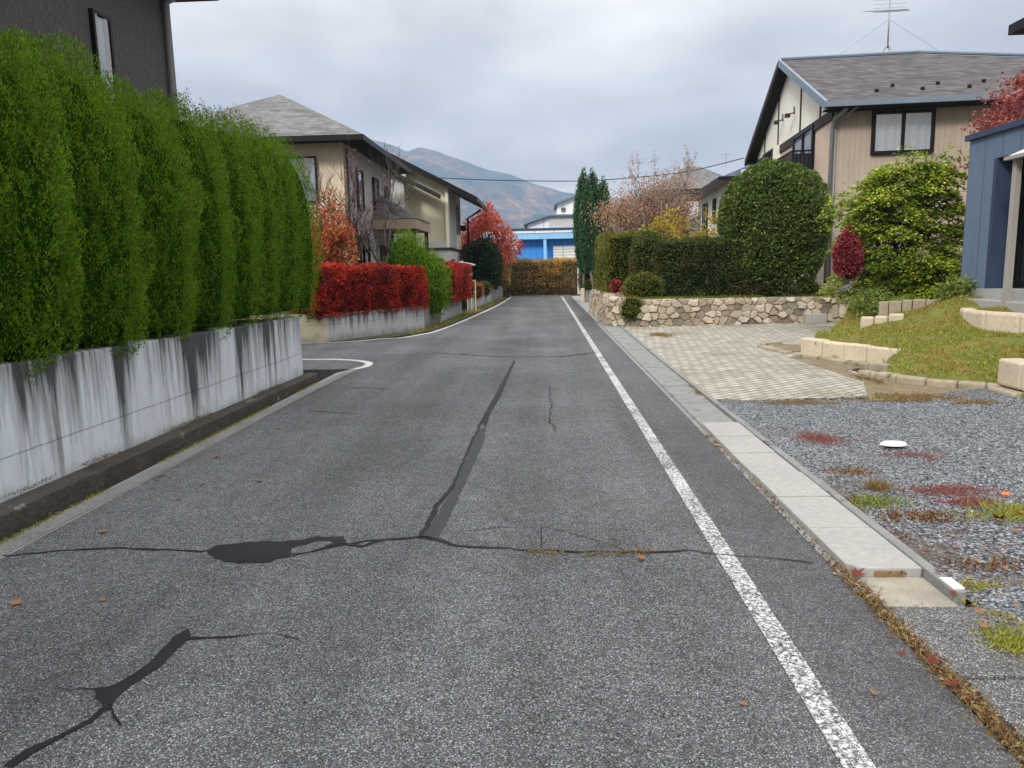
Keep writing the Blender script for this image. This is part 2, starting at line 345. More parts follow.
M['cypress'] = leafmat('blue green cypress', [(0, (.022, .065, .028)), (.5, (.05, .13, .055)), (1, (.10, .21, .08))], None, .55, .2)
M['darkbush'] = leafmat('dark evergreen leaves', [(0, (.012, .030, .014)), (.6, (.028, .058, .026)), (1, (.06, .10, .04))], None, .5, .2)
M['cover'] = leafmat('pale green ground cover', [(0, (.09, .14, .03)), (.6, (.19, .26, .05)), (1, (.36, .37, .11))], None, .6, .3)
M['flower'] = leafmat('red flowers', [(0, (.45, .02, .05)), (1, (.7, .08, .12))], None, .6, .3)
M['bark'] = pm('bark', (.085, .07, .06), (.04, .034, .03), 6, .9, .9, .01)
M['greybark'] = pm('grey bark', (.24, .21, .19), (.12, .10, .09), 6, .9, .7, .01)
M['darkbark'] = pm('dark grey bark', (.11, .09, .085), (.05, .042, .04), 6, .9, .7, .01)
M['litter'] = leafmat('leaf litter', [(0, (.06, .04, .025)), (.35, (.16, .085, .045)), (.55, (.20, .05, .035)), (.62, (.24, .15, .08)), (.85, (.36, .26, .15)), (1, (.12, .15, .035))], None, .8, .15)
M['leafbrown'] = pm('dry brown leaf', (.30, .16, .08), (.18, .09, .045), 18, .8, .3, .002)
M['leafred'] = pm('dry red leaf', (.16, .04, .03), (.09, .025, .02), 18, .8, .3, .002)
M['leaforange'] = pm('orange leaf', (.62, .20, .08), (.42, .12, .04), 18, .8, .3, .002)
# buildings
M['stucco'] = pm('dark grey stucco', (.12, .112, .12), (.09, .085, .092), 9, .9, 1.0, .02, spots=((.17, .165, .17), 28, .55))
M['darkmetal'] = pm('dark brown metal', (.009, .008, .009), (.006, .006, .006), 5, .45, .1, .002)
M['bluemetal'] = pm('blue grey metal', (.17, .215, .27), (.13, .165, .21), 2, .4, .1, .002)
M['greypipe'] = pm('grey plastic pipe', (.23, .235, .25), (.18, .18, .19), 3, .45, .1, .002)
M['whiteplastic'] = pm('white plastic', (.72, .72, .72), (.6, .6, .6), 3, .5, .1, .002)
M['beige'] = siding_mat('beige grooved siding', (.40, .335, .28), .15)
M['cream'] = pm('cream render', (.80, .77, .68), (.73, .70, .60), 1.2, .85, .3, .004)
M['yellowcream'] = pm('pale yellow render', (.86, .81, .62), (.80, .75, .56), 1.2, .85, .3, .004)
M['litgable'] = pm('sunlit beige render', (.58, .47, .38), (.52, .42, .34), 1.0, .85, .4, .004)  # paler than the front siding: light on the gable side painted in
M['sandwall'] = pm('sand render', (.62, .54, .42), (.54, .46, .36), 1.0, .85, .4, .004)
M['shadeside'] = siding_mat('shaded side siding', (.42, .385, .385), .12)  # grey tone paints in the shade on the road-facing wall
M['shadepanel'] = siding_mat('shaded board siding', (.40, .41, .42), .2)  # shade of the road-facing side painted into this grey
M['palewall'] = pm('pale grey render', (.55, .55, .55), (.46, .46, .47), 1.4, .85, .3, .004)
M['shingle'] = shingle_mat('grey shingles', (.125, .12, .125), (.065, .062, .068), .075, .3)
M['shingle2'] = shingle_mat('pale grey shingles', (.19, .19, .195), (.115, .115, .12), .075, .3)
M['shingle3'] = shingle_mat('slate blue shingles', (.08, .105, .155), (.05, .07, .11))
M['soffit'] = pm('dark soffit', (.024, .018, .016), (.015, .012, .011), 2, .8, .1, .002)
M['tansoffit'] = pm('tan soffit', (.34, .27, .2), (.27, .21, .16), 2, .8, .1, .002)
M['timber'] = pm('dark trim board', (.045, .037, .036), (.03, .025, .025), 6, .7, .2, .003)
M['glass'] = glass_mat('window glass')
M['mirrorglass'] = glass_mat('dark reflecting glass', (.25, .27, .3), .45)
M['curtain'] = pm('pale curtain', (.46, .47, .49), (.36, .37, .39), 2, .9, .2, .004)
M['room'] = pm('dark room', (.03, .03, .035), (.015, .015, .018), 2, .9, 0)
M['bluewall'] = siding_mat('blue painted boards', (.115, .165, .24), .45)
M['bluetrim'] = pm('dark blue trim', (.04, .06, .11), (.03, .045, .085), 3, .5, .1, .002)
M['factoryblue'] = siding_mat('bright blue metal siding', (.055, .29, .80), .5, .5)
M['factorylight'] = pm('light blue metal', (.26, .52, .82), (.22, .46, .76), 2, .5, .1, .002)
M['factorywhite'] = siding_mat('white metal siding', (.78, .80, .80), 1.6, .6)
M['navy'] = pm('navy roof metal', (.03, .07, .17), (.025, .055, .13), 2, .5, .1, .002)
M['foundation'] = pm('foundation concrete', (.36, .36, .35), (.26, .26, .25), 3, .9, .4, .006)
M['steel'] = pm('galvanised steel', (.38, .39, .4), (.28, .29, .3), 6, .45, .1, .001, metal=.6)
M['postgrey'] = pm('porch post metal', (.33, .31, .29), (.28, .265, .25), 6, .5, .1, .001)
M['white'] = pm('white painted stone', (.75, .75, .74), (.66, .66, .65), 8, .7, .4, .003)
M['greenwood'] = pm('pale timber', (.5, .45, .3), (.4, .36, .25), 6, .8, .2, .003)
M['cable'] = pm('black cable', (.02, .02, .022), (.015, .015, .015), 5, .6, 0)

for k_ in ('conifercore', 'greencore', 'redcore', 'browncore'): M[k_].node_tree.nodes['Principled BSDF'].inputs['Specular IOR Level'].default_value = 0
# ------------------------------------------------------------------ leaf machinery
def unit(a): return a/np.maximum(np.linalg.norm(a, axis=1, keepdims=True), 1e-9)
def lumps(P, scale, seed, k=10):
    r = np.random.default_rng(seed); D = unit(r.normal(size=(k, 3)))*scale*r.uniform(.6, 1.5, (k, 1)); ph = r.uniform(0, 6.3, k)
    return np.sin(P@D.T+ph).sum(1)/math.sqrt(k)
def leaves(P, D, Ln, Wd, bend=.0):
    n = len(P); D = unit(D); S = unit(np.cross(D, RG.normal(size=(n, 3))))
    U = np.cross(S, D)
    Ln = np.broadcast_to(Ln, n)[:, None]; Wd = np.broadcast_to(Wd, n)[:, None]
    mid = P+D*Ln*.5+U*Ln*bend
    V = np.stack([P, mid+S*Wd*.5, P+D*Ln, mid-S*Wd*.5], 1).reshape(-1, 3)
    return V
def quadmesh(name, V, mat):
    n = len(V); me = bpy.data.meshes.new(name); me.vertices.add(n); me.vertices.foreach_set('co', np.ascontiguousarray(V, dtype=np.float32).ravel())
    me.loops.add(n); me.loops.foreach_set('vertex_index', np.arange(n, dtype=np.int32))
    q = n//4; me.polygons.add(q); me.polygons.foreach_set('loop_start', np.arange(0, n, 4, dtype=np.int32))
    try: me.polygons.foreach_set('loop_total', np.full(q, 4, dtype=np.int32))
    except Exception: pass
    me.materials.append(mat); me.update(calc_edges=True); return me
def ell(n, r, p=2.0, full=False):
    """points + normals on a super-ellipsoid"""
    d = unit(RG.normal(size=(n, 3)))
    if not full: d[:, 2] = np.where(d[:, 2] < -.93, -d[:, 2], d[:, 2])
    r = np.array(r, float)
    k = (np.abs(d/r)**p).sum(1)**(-1/p); P = d*k[:, None]
    Nn = unit(np.sign(P)*np.abs(P/r)**(p-1)/r); return P, Nn
def blob(name, r, n, size, mat, core, parent, centre=(0, 0, 0), p=2.2, lump=.10, ls=6, seed=1, shell=.16, out=.5, up=.25, corescale=.80, rz=0, wratio=.55, sparse=0):
    """a clipped shrub: solid inner mass + many leaves scattered through its outer shell"""
    P, Nn = ell(n, r, p); rm = min(r)
    lm = lumps(P, ls/ rm*.5, seed)*lump + lumps(P, ls/rm*1.4, seed+5)*lump*.5
    P = P*(1+lm[:, None]*.5) - Nn*(RG.uniform(0, 1, n)**1.5*shell)[:, None]
    if sparse:
        keep = lumps(P, 8/rm, seed+9) > -sparse; P = P[keep]; Nn = Nn[keep]; n = len(P)
    D = Nn*out+RG.normal(size=(n, 3))*.55; D[:, 2] += up
    V = leaves(P, D, size*RG.uniform(.6, 1.35, n), size*wratio*RG.uniform(.7, 1.2, n), .08)
    c, s = math.cos(rz), math.sin(rz); Rm = np.array([[c, -s, 0], [s, c, 0], [0, 0, 1]]); V = V@Rm.T+np.array(centre)
    o = link(name, quadmesh(name, V, mat), parent)
    cs = None
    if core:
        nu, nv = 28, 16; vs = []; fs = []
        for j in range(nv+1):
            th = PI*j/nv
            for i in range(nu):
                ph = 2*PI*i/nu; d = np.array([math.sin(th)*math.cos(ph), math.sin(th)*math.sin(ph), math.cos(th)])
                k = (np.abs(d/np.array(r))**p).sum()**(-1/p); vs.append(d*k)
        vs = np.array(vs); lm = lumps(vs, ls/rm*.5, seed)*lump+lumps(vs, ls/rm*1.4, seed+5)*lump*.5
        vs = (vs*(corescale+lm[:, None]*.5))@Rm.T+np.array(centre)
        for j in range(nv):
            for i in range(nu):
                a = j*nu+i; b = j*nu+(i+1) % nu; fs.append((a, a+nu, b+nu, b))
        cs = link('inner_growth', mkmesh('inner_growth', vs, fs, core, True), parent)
    return o
def trunk(parent, mat, h, r, lean=(0, 0), base=(0, 0, 0), sides=7):
    m = MB(); b = Vector(base); pts = [b+Vector((lean[0]*t*t+.02*math.sin(7*t), lean[1]*t*t, h*t)) for t in (0, .15, .35, .6, .8, 1)]
    m.tube(pts, [r*1.35, r, r*.88, r*.75, r*.6, r*.35], sides); return m.build('trunk', mat, parent, True)
def shrub(name, label, cat, loc, r, n, size, mat, core, group=None, rz=0, p=2.2, tr=True, barkm=None, **kw):
    t = thing(name, label, cat, loc, 0, group)
    blob('crown', r, n, size, mat, core, t, (0, 0, r[2]*kw.pop('lift', .95)), p, rz=rz, **kw)
    if tr: trunk(t, barkm or M['bark'], r[2]*.9, min(.05, r[0]*.12), base=(0, 0, -.03))
    return t
def boxhedge(name, label, cat, a, b, width, z0, z1, n, size, mat, core, group=None, lump=.05, seed=1, shell=.13, taper=.0, out=.6, wratio=.55, z1b=None):
    """clipped hedge between ground points a and b (centre line)"""
    a = Vector((a[0], a[1])); b = Vector((b[0], b[1])); d = b-a; Ln = d.length; ang = math.atan2(d.y, d.x)
    z1b = z1 if z1b is None else z1b
    t = thing(name, label, cat, (a.x, a.y, z0), ang, group); H = z1-z0
    hx, hy = Ln/2, width/2
    As = np.array([Ln*H, Ln*H, width*H, width*H, Ln*width]); pick = RG.choice(5, n, p=As/As.sum())
    u = RG.uniform(-1, 1, n); v = RG.uniform(-1, 1, n); P = np.zeros((n, 3)); Nn = np.zeros((n, 3))
    for k in range(5):
        q = pick == k
        if k < 2: P[q] = np.stack([u[q]*hx, np.full(q.sum(), (-1, 1)[k]*hy), (v[q]+1)/2*H], 1); Nn[q, 1] = (-1, 1)[k]
        elif k < 4: P[q] = np.stack([np.full(q.sum(), (-1, 1)[k-2]*hx), u[q]*hy, (v[q]+1)/2*H], 1); Nn[q, 0] = (-1, 1)[k-2]
        else: P[q] = np.stack([u[q]*hx, v[q]*hy, np.full(q.sum(), H)], 1); Nn[q, 2] = 1
    def shape(Q):
        Q = Q.copy(); zz = Q[:, 2]/H
        rr = np.clip((zz-.8)/.2, 0, 1)**2*.10; Q[:, 1] *= 1-rr-taper*(1-zz); ex = np.clip((np.abs(Q[:, 0])-(hx-.25))/.25, 0, 1)**2
        Q[:, 2] -= ex*.06*zz; Q[:, 1] *= 1-ex*.16
        Q[:, 0] -= np.sign(Q[:, 0])*np.clip((zz-.75)/.25, 0, 1)**2*.06*(np.abs(Q[:, 0]) > hx*.6)
        Q[:, 2] *= 1+(z1b-z1)/H*(Q[:, 0]/Ln+.5)
        return Q
    base = shape(P); lm = lumps(P, 5, seed)*lump+lumps(P, 14, seed+3)*lump*.5
    P = base+Nn*lm[:, None]-Nn*(RG.uniform(0, 1, n)**1.5*shell)[:, None]
    D = Nn*out+RG.normal(size=(n, 3))*.55; D[:, 2] += .2
    V = leaves(P, D, size*RG.uniform(.6, 1.35, n), size*wratio*RG.uniform(.7, 1.2, n), .08)+np.array([hx, 0, 0])
    link('crown', quadmesh('crown', V, mat), t)
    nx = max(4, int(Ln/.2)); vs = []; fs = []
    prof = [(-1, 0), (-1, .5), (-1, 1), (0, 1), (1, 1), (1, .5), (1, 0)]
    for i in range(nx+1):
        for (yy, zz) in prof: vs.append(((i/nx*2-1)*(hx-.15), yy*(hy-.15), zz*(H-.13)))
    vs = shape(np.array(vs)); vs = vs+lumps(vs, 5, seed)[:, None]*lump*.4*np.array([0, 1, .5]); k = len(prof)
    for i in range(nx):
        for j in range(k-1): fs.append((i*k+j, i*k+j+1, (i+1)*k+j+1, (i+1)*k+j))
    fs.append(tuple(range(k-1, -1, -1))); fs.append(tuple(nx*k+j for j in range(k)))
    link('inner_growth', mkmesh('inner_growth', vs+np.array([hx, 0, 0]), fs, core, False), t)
    for i in range(max(2, int(Ln/.7))):
        x = (i+.5)/max(2, int(Ln/.7))*Ln; MB().tube([(x, 0, -.03), (x+.02, .02, H*.6)], [.03, .015], 5).build('stem', M['bark'], t)
    return t
def arbor(name, label, loc, rx, ry, h, nl, nb, mat, core, group, seed, blade=.075, lobe=.085, basew=.62, cat='conifer', top=.62, tmat=None):
    """flame-shaped arborvitae: upright lobes of spray foliage over a solid inner cone"""
    t = thing(name, label, cat, loc, 0, group); r = np.random.default_rng(seed)
    def prof(z):  # 0..1
        z = np.clip(z, 0, 1)
        return np.where(z < .4, basew+(1-basew)*np.sin(z/.4*PI/2), np.maximum(1-((z-.4)/.6)**2.6, 0)**top)
    zc_ = r.uniform(0, 1, 6000); ac = r.uniform(-2.3, 2.3, 6000) if nb > 60 else r.uniform(0, 2*PI, 6000)
    kq = r.uniform(0, 1, 6000) < prof(zc_)+.15; zc_, ac = zc_[kq], ac[kq]; rc = prof(zc_); Q = np.stack([np.cos(ac)*rx*rc, np.sin(ac)*ry*rc, zc_*h*.62], 1)
    sel = []; dm = lobe*1.18
    for i_ in range(len(Q)):
        if len(sel) >= nl: break
        if not sel or np.min(((Q[sel]-Q[i_])**2).sum(1)) > dm*dm: sel.append(i_)
    z, a = zc_[sel], ac[sel]; n = len(z)
    rr = prof(z)*(1+.07*np.sin(a*5+seed))*(.90+r.uniform(-.10, .06, n)); Cn = np.stack([np.cos(a)*rx*rr, np.sin(a)*ry*rr, z*h*.95], 1)
    Nn = unit(np.stack([np.cos(a), np.sin(a), .15+1.2*np.clip(z-.6, 0, 1)], 1))
    ax = unit(Nn*.30+np.array([0, 0, 1.0])+r.normal(size=(n, 3))*.10)
    ls = lobe*r.uniform(.7, 1.25, n); tot = n*nb
    idx = np.repeat(np.arange(n), nb); sp = unit(r.normal(size=(tot, 3)))
    # ellipsoid stretched along ax
    al = (sp*ax[idx]).sum(1, keepdims=True); P = Cn[idx]+(sp+ax[idx]*al*1.3)*ls[idx][:, None]*r.uniform(.8, 1, (tot, 1))*(1+.12*np.sin(sp@np.array([9., 7., 11.])+idx))[:, None]
    keep = ((sp*Nn[idx]).sum(1) > -.35); P = P[keep]; sp = sp[keep]; idx = idx[keep]; k = len(P)
    D = ax[idx]*1.0+sp*.5+r.normal(size=(k, 3))*.18
    V = leaves(P, D, blade*r.uniform(.5, 1.2, k), blade*.42*r.uniform(.6, 1.2, k), .06)
    link('crown', quadmesh('crown', V, mat), t)
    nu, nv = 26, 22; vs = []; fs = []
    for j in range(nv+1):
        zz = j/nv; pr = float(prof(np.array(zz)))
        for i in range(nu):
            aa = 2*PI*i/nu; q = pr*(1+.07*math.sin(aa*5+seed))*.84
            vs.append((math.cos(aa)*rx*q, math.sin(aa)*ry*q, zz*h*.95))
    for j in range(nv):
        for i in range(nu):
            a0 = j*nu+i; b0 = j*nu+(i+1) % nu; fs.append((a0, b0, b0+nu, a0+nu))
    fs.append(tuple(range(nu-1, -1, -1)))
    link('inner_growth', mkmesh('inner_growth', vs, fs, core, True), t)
    trunk(t, tmat or M['bark'], h*.5, .05, base=(0, 0, -.05)); return t
def skeleton(h, spread, levels, seed, r0, n0=4, first=.3, upb=.35, nsub=3, ratio=.62, jit=.35, stems=1):
    rd = random.Random(seed); m = MB(); tips = []
    def grow(p, d, ln, r, lv):
        pts = [p]; rs = [r]; q = p.copy(); dd = d.copy()
        for i in range(3):
            dd = (dd+Vector((rd.gauss(0, jit*.3), rd.gauss(0, jit*.3), rd.gauss(0, jit*.2)+upb*.12))).normalized()
            q = q+dd*ln/3; pts.append(q.copy()); rs.append(r*(1-.2*(i+1)))
        m.tube(pts, rs, 6 if lv == 0 else (4 if lv < 2 else 3))
        if lv >= levels-1: tips.extend([(x.copy(), dd.copy()) for x in pts[1:]]); 
        if lv < levels:
            k = n0 if lv == 0 else nsub
            for i in range(k):
                a = rd.uniform(0, 2*PI); t = rd.choice(pts[1:]) if lv else pts[1+min(2, int(3*(first+(1-first)*rd.random())))]
                side = Vector((math.cos(a), math.sin(a), 0)); nd = (dd*.7+side*spread+Vector((0, 0, upb))).normalized()
                grow(t, nd, ln*ratio*rd.uniform(.75, 1.15), r*.58, lv+1)
            grow(q, dd, ln*ratio, r*.6, lv+1)
    for s in range(stems):
        a = rd.uniform(0, 2*PI); lean = Vector((math.cos(a)*.25, math.sin(a)*.25, 1)) if stems > 1 else Vector((0.02, 0, 1))
        grow(Vector((0, 0, -.05)), lean.normalized(), h, r0, 0)
    return m, tips
def tree(name, label, loc, h, seed, leafm, barkm, nleaf=30, size=.07, rad=.25, spread=.7, levels=3, r0=.06, group=None, cat='tree', leafname='crown', keepz=None, **kw):
    t = thing(name, label, cat, loc, 0, group); m, tips = skeleton(h, spread, levels, seed, r0, **kw)
    m.build('trunk', barkm, t, True)
    if nleaf:
        T = np.array([tuple(p) for p, d in tips])
        if keepz: 
            T = T[(T[:, 2] > keepz[0]) & (T[:, 2] < keepz[1])]
        T = np.repeat(T, nleaf, 0); P = T+RG.normal(size=T.shape)*rad*np.array([1, 1, .6]); D = RG.normal(size=P.shape); D[:, 2] -= .3
        link(leafname, quadmesh(leafname, leaves(P, D, size*RG.uniform(.6, 1.3, len(P)), size*.7, .1), leafm), t)
    return t

# ------------------------------------------------------------------ ground and roads
def sheet(name, poly, z, mat, th=.25):
    return struct(MB().prism(poly, z-th, z).build(name, mat))
gs = MB(); gs.face([(-3000, -3000, -.32), (3000, -3000, -.32), (3000, 6000, -.32), (-3000, 6000, -.32)]); struct(gs.build('ground', M['soil']))
farL = [(-3.35, 17.2), (-3.02, 17.95), (-2.76, 18.9), (-2.48, 22.1), (-2.15, 28), (-1.93, 33.2), (-1.78, 40.6)]
road = [(1.46, -4), (1.46, 41.2), (-1.9, 41.2)] + [(x-.12, y) for x, y in reversed(farL)] + [(-4.2, 16.75), (-5.2, 16.25), (-9, 15.75), (-30, 15.7),
        (-30, 11.75), (-3.06, 11.75), (-3.06, -4)]
sheet('road', road, 0, M['asphalt'])
def strip(name, pts, w, z, mat, ws=None, jag=0, seed=0, parent=None):
    rd = random.Random(seed); m = MB(); P = [Vector((p[0], p[1], z)) for p in pts]
    if jag:
        Q = []
        for i in range(len(P)-1):
            k = max(1, int((P[i+1]-P[i]).length/.07))
            for j in range(k):
                Q.append(P[i].lerp(P[i+1], j/k)+Vector((rd.gauss(0, jag), rd.gauss(0, jag), 0)))
        Q.append(P[-1]); 
        if ws: 
            tot = len(Q)-1; ws = [np.interp(i/tot, np.linspace(0, 1, len(ws)), ws)*rd.uniform(.65, 1.3) for i in range(len(Q))]
        else: ws = [w*rd.uniform(.5, 1.4) for _ in Q]
        P = Q
    elif ws is None: ws = [w]*len(P)
    for i, p in enumerate(P):
        d = (P[min(i+1, len(P)-1)]-P[max(i-1, 0)]); d.z = 0; d.normalize(); s = Vector((-d.y, d.x, 0))*ws[i]/2
        m.V += [tuple(p+s), tuple(p-s)]
    for i in range(len(P)-1): m.F.append((2*i+1, 2*i+3, 2*i+2, 2*i))
    return struct(m.build(name, mat, parent))
def smoothpath(pts, k=6):
    out = []; n = len(pts)
    for i in range(n-1):
        p0, p1, p2, p3 = [np.array(pts[max(0, min(n-1, i+j))], float) for j in (-1, 0, 1, 2)]
        for j in range(k):
            t = j/k; out.append(tuple(.5*((2*p1)+(-p0+p2)*t+(2*p0-5*p1+4*p2-p3)*t*t+(-p0+3*p1-3*p2+p3)*t**3)))
    out.append(tuple(pts[-1])); return out
strip('road_marking', [(.95, -3), (.96, 5), (.97, 12), (.99, 25), (1.0, 40.6)], .10, .004, M['line'])
strip('road_marking', smoothpath([(-8, 13.25), (-4.4, 13.15), (-3.55, 13.0), (-3.07, 12.6), (-2.95, 12.1), (-3.06, 11.7)], 8), .13, .004, M['kerbline'])
strip('road_marking', smoothpath([(-9, 15.95), (-4.8, 16.35), (-3.75, 17.05)]+farL), .10, .004, M['kerbline'])
strip('road_marking', [(-3.16, -3), (-3.15, 3), (-3.13, 9), (-3.06, 11.7)], .14, .006, M['oldline'])
# the strip of old concrete at the left kerb carries the faded paint; ditch between it and the ledge
sheet('kerb', [(-3.24, -4), (-3.062, -4), (-3.062, 11.9), (-3.24, 11.3)], .002, M['concrete'])
sheet('ditch', [(-3.45, -4), (-3.241, -4), (-3.241, 11.3), (-5.2, 11.3), (-5.2, 10.72), (-3.45, 10.72)], -.22, M['ditch'], .05)
# tar-filled cracks
def g(*pp): return [G(*p) for p in pp]
strip('road_crack', g((0, 557), (70, 550), (130, 549), (205, 552)), .018, .0045, M['tar'], None, .008, 1)
def patch(name, px, mat, z=.0045):
    Q = [G(*p) for p in px]; rd = random.Random(len(px)); W_ = []
    for i in range(len(Q)):
        a_, b_ = Q[i], Q[(i+1) % len(Q)]; k_ = max(1, int(math.dist(a_, b_)/.035))
        for j in range(k_): W_.append((a_[0]+(b_[0]-a_[0])*j/k_+rd.gauss(0, .004), a_[1]+(b_[1]-a_[1])*j/k_+rd.gauss(0, .007)))
    m = MB(); m.face([(x, y, z) for x, y in W_][::-1]); return struct(m.build(name, mat))
patch('road_patch', [(205, 552), (217, 546), (255, 542), (300, 541), (318, 537), (343, 537), (346, 543), (332, 547), (300, 551), (283, 558), (262, 564), (232, 563), (214, 559)], M['tar'])
patch('road_patch', [(292, 549), (318, 543), (334, 543), (322, 549), (306, 553), (290, 555)], M['asphalt'], .0065)
strip('road_crack', g((283, 558), (318, 550), (345, 545), (383, 539), (420, 538)), .018, .005, M['tar'], None, .007, 2)
strip('road_crack', g((330, 541), (360, 547), (385, 540), (425, 537)), .024, .0055, M['tar'], None, .008, 3)
strip('road_crack', g((420, 537), (440, 541), (455, 546), (520, 550), (560, 551)), .02, .0045, M['tar'], [.03, .03, .014, .012], .006, 4)
strip('road_crack', g((555, 551), (640, 553), (690, 552), (722, 555), (760, 558), (815, 564)), .012, .0065, M['crackline'], None, .008, 5)
patch('road_patch', [(420, 538), (436, 517), (452, 492), (461, 470), (470, 448), (478, 430), (486, 428), (484, 442), (476, 460), (466, 480), (456, 503), (447, 522), (437, 539)], M['patch'])
patch('road_patch', [(482, 423), (493, 402), (503, 381), (514, 360), (515, 362), (508, 378), (500, 398), (491, 412), (486, 427)], M['tar'])
strip('road_crack', g((420, 537), (432, 519), (437, 506), (453, 486), (466, 455), (475, 435), (487, 412), (502, 384), (514, 361)), .025, .0055, M['tar'], [.04, .022, .022, .025, .025, .03, .02, .015], .005, 6)
patch('road_patch', [(93, 690), (108, 688), (118, 685), (150, 663), (163, 648), (174, 637), (187, 630), (191, 638), (184, 645), (170, 655), (160, 668), (140, 680), (116, 697), (112, 710), (104, 711), (97, 698)], M['tar'])
strip('road_crack', g((8, 768), (30, 752), (60, 738), (88, 722), (108, 706)), .03, .005, M['tar'], [.055, .05, .035, .03, .035, .03], .006, 7)
strip('road_crack', g((185, 640), (205, 639), (225, 638), (245, 636)), .012, .005, M['tar'], [.02, .015, .016, .008], .004, 8)
strip('road_crack', g((245, 636), (270, 634), (300, 640)), .005, .005, M['crackline'], None, .006, 9)
strip('road_crack', g((112, 705), (115, 716), (121, 726)), .006, .005, M['crackline'], None, .005, 10)
strip('road_crack', g((57, 688), (72, 691), (80, 689), (94, 690)), .005, .005, M['crackline'], None, .006, 11)
strip('road_crack', g((460, 532), (500, 528), (545, 528), (590, 539), (625, 551)), .005, .005, M['crackline'], None, .006, 12)
strip('road_crack', g((542, 528), (541, 549)), .005, .005, M['crackline'], None, .004, 13)
strip('road_crack', g((380, 356), (440, 353), (500, 357), (560, 357), (600, 352)), .03, .005, M['crackline'], None, .02, 14)
strip('road_crack', g((548, 385), (552, 405), (549, 420), (556, 432)), .008, .005, M['crackline'], None, .012, 15)
strip('road_crack', g((352, 388), (390, 389)), .02, .005, M['crackline'], None, .012, 16)
strip('road_crack', g((310, 411), (357, 414)), .012, .005, M['crackline'], None, .012, 17)
# dried grass in the transverse crack
def tuft_field(P, h, w, D0=(0, 0, 1), sp=.5):
    P = np.array(P); D = RG.normal(size=P.shape)*sp+np.array(D0); return leaves(P, D, h*RG.uniform(.5, 1.3, len(P)), w, .12)
a = np.array(G(528, 553)); b = np.array(G(565, 555)); c = np.array(G(585, 556)); d = np.array(G(655, 553))
tt = RG.uniform(0, 1, (260, 1)); P = np.concatenate([a+(b-a)*tt[:90], c+(d-c)*tt[90:]]); P = np.c_[P+RG.normal(size=P.shape)*.008, np.full(len(P), .008)]
stuff(link('dry_grass', quadmesh('dry_grass', tuft_field(P, .03, .006, (0, 0, .25), .7), M['drygrass'])), 'straw coloured dry grass lying in the crack across the road', 'grass')

# gutter on the right
sheet('kerb', [(1.461, 3.4), (1.50, 3.4), (1.53, 20.6), (1.461, 20.6)], .006, M['slab_far'])
kerb = MB(); kerb.prism([(1.86, 3.28), (1.918, 3.28), (1.93, 12), (2.02, 20), (1.96, 20), (1.875, 12)], -.2, .05)
struct(kerb.build('kerb', M['slab_far'], bevel=.008))
def gslab(y0, y1, x0, x1, z, mat, label, group=None, bev=.008, poly=None):
    m = MB(); m.prism(poly or [(x0, y0+.006), (x1, y0+.006), (x1, y1-.006), (x0, y1-.006)], z-.09, z)
    o = m.build('gutter_slab', mat, None, False, bev); tag(o, label, 'slab', group); return o
W0 = 3.56
for i in range(6):
    y0 = W0+i*.585
    if i == 0: gslab(0, 0, 0, 0, .045, M['slab_new'], 'nearest pale new gutter slab with chipped corner above the broken stretch', 'new gutter slabs', .006,
                     [(1.60, y0), (1.855, y0), (1.855, y0+.58), (1.505, y0+.58), (1.505, y0+.07), (1.53, y0+.045), (1.545, y0+.015)])
    else: gslab(y0, y0+.58, 1.505, 1.855, .045+.004*((i*7) % 3-1), M['slab_new'], 'smooth pale new concrete slab covering the right roadside gutter', 'new gutter slabs')
tag(MB().box((1.62, W0-.004, -.02), (1.77, W0+.05, .032)).build('mortar_piece', M['brownstone'], bevel=.01), 'crumbling brown mortar edge under the nearest pale gutter slab', 'mortar')
m = MB().prism([(1.50, 3.24), (1.86, 3.22), (1.86, 3.555), (1.50, 3.555)], -.1, .0)
tag(m.build('gutter_slab', M['slab_pale'], bevel=.006), 'sunken chipped yellowish white slab between new and rough grey slabs', 'slab')
for i in range(6):
    y1 = 3.215-i*.6
    gslab(y1-.585, y1, 1.54 if i else 1.51, 1.93+i*.01, .012, M['slab_old'], ['rough grey gutter slab directly below the sunken chipped slab', 'rough grey gutter slab at the lower right edge of the picture'][min(i, 1)], 'rough grey gutter slabs')
y = W0+6*.585
i = 0
while y < 20.3:
    gslab(y, y+.588, 1.51+.002*(y-7), 1.855+.010*(y-7), .018+.006*random.random(), M['slab_far'], 'weathered grey gutter slab in the long row beside the road', 'weathered grey gutter slabs', .006); y += .6; i += 1
sheet('drain', [(1.50, 20.45), (1.98, 20.45), (1.98, 21.3), (1.50, 21.3)], -.12, M['ditch'], .05)
sheet('path', [(1.50, 21.3), (2.0, 21.3), (2.0, 41), (1.50, 41)], .012, M['concrete'])
sheet('driveway', [(2.001, 25.6), (7, 25.8), (7, 33), (2.001, 32.6)], .02, M['slab_new'])
tag(MB().prism([(1.865, 3.3), (1.918, 3.3), (1.918, 3.42), (1.865, 3.42)], .05, .056).build('tape_mark', M['white']), 'small white painted mark on the kerb beside the gravel', 'marking')
sheet('drain', [(1.50, 3.2), (1.86, 3.2), (1.95, 20.4), (1.51, 20.4)], -.05, M['ditch'], .05)  # dark sheet added below the slabs to darken their open joints
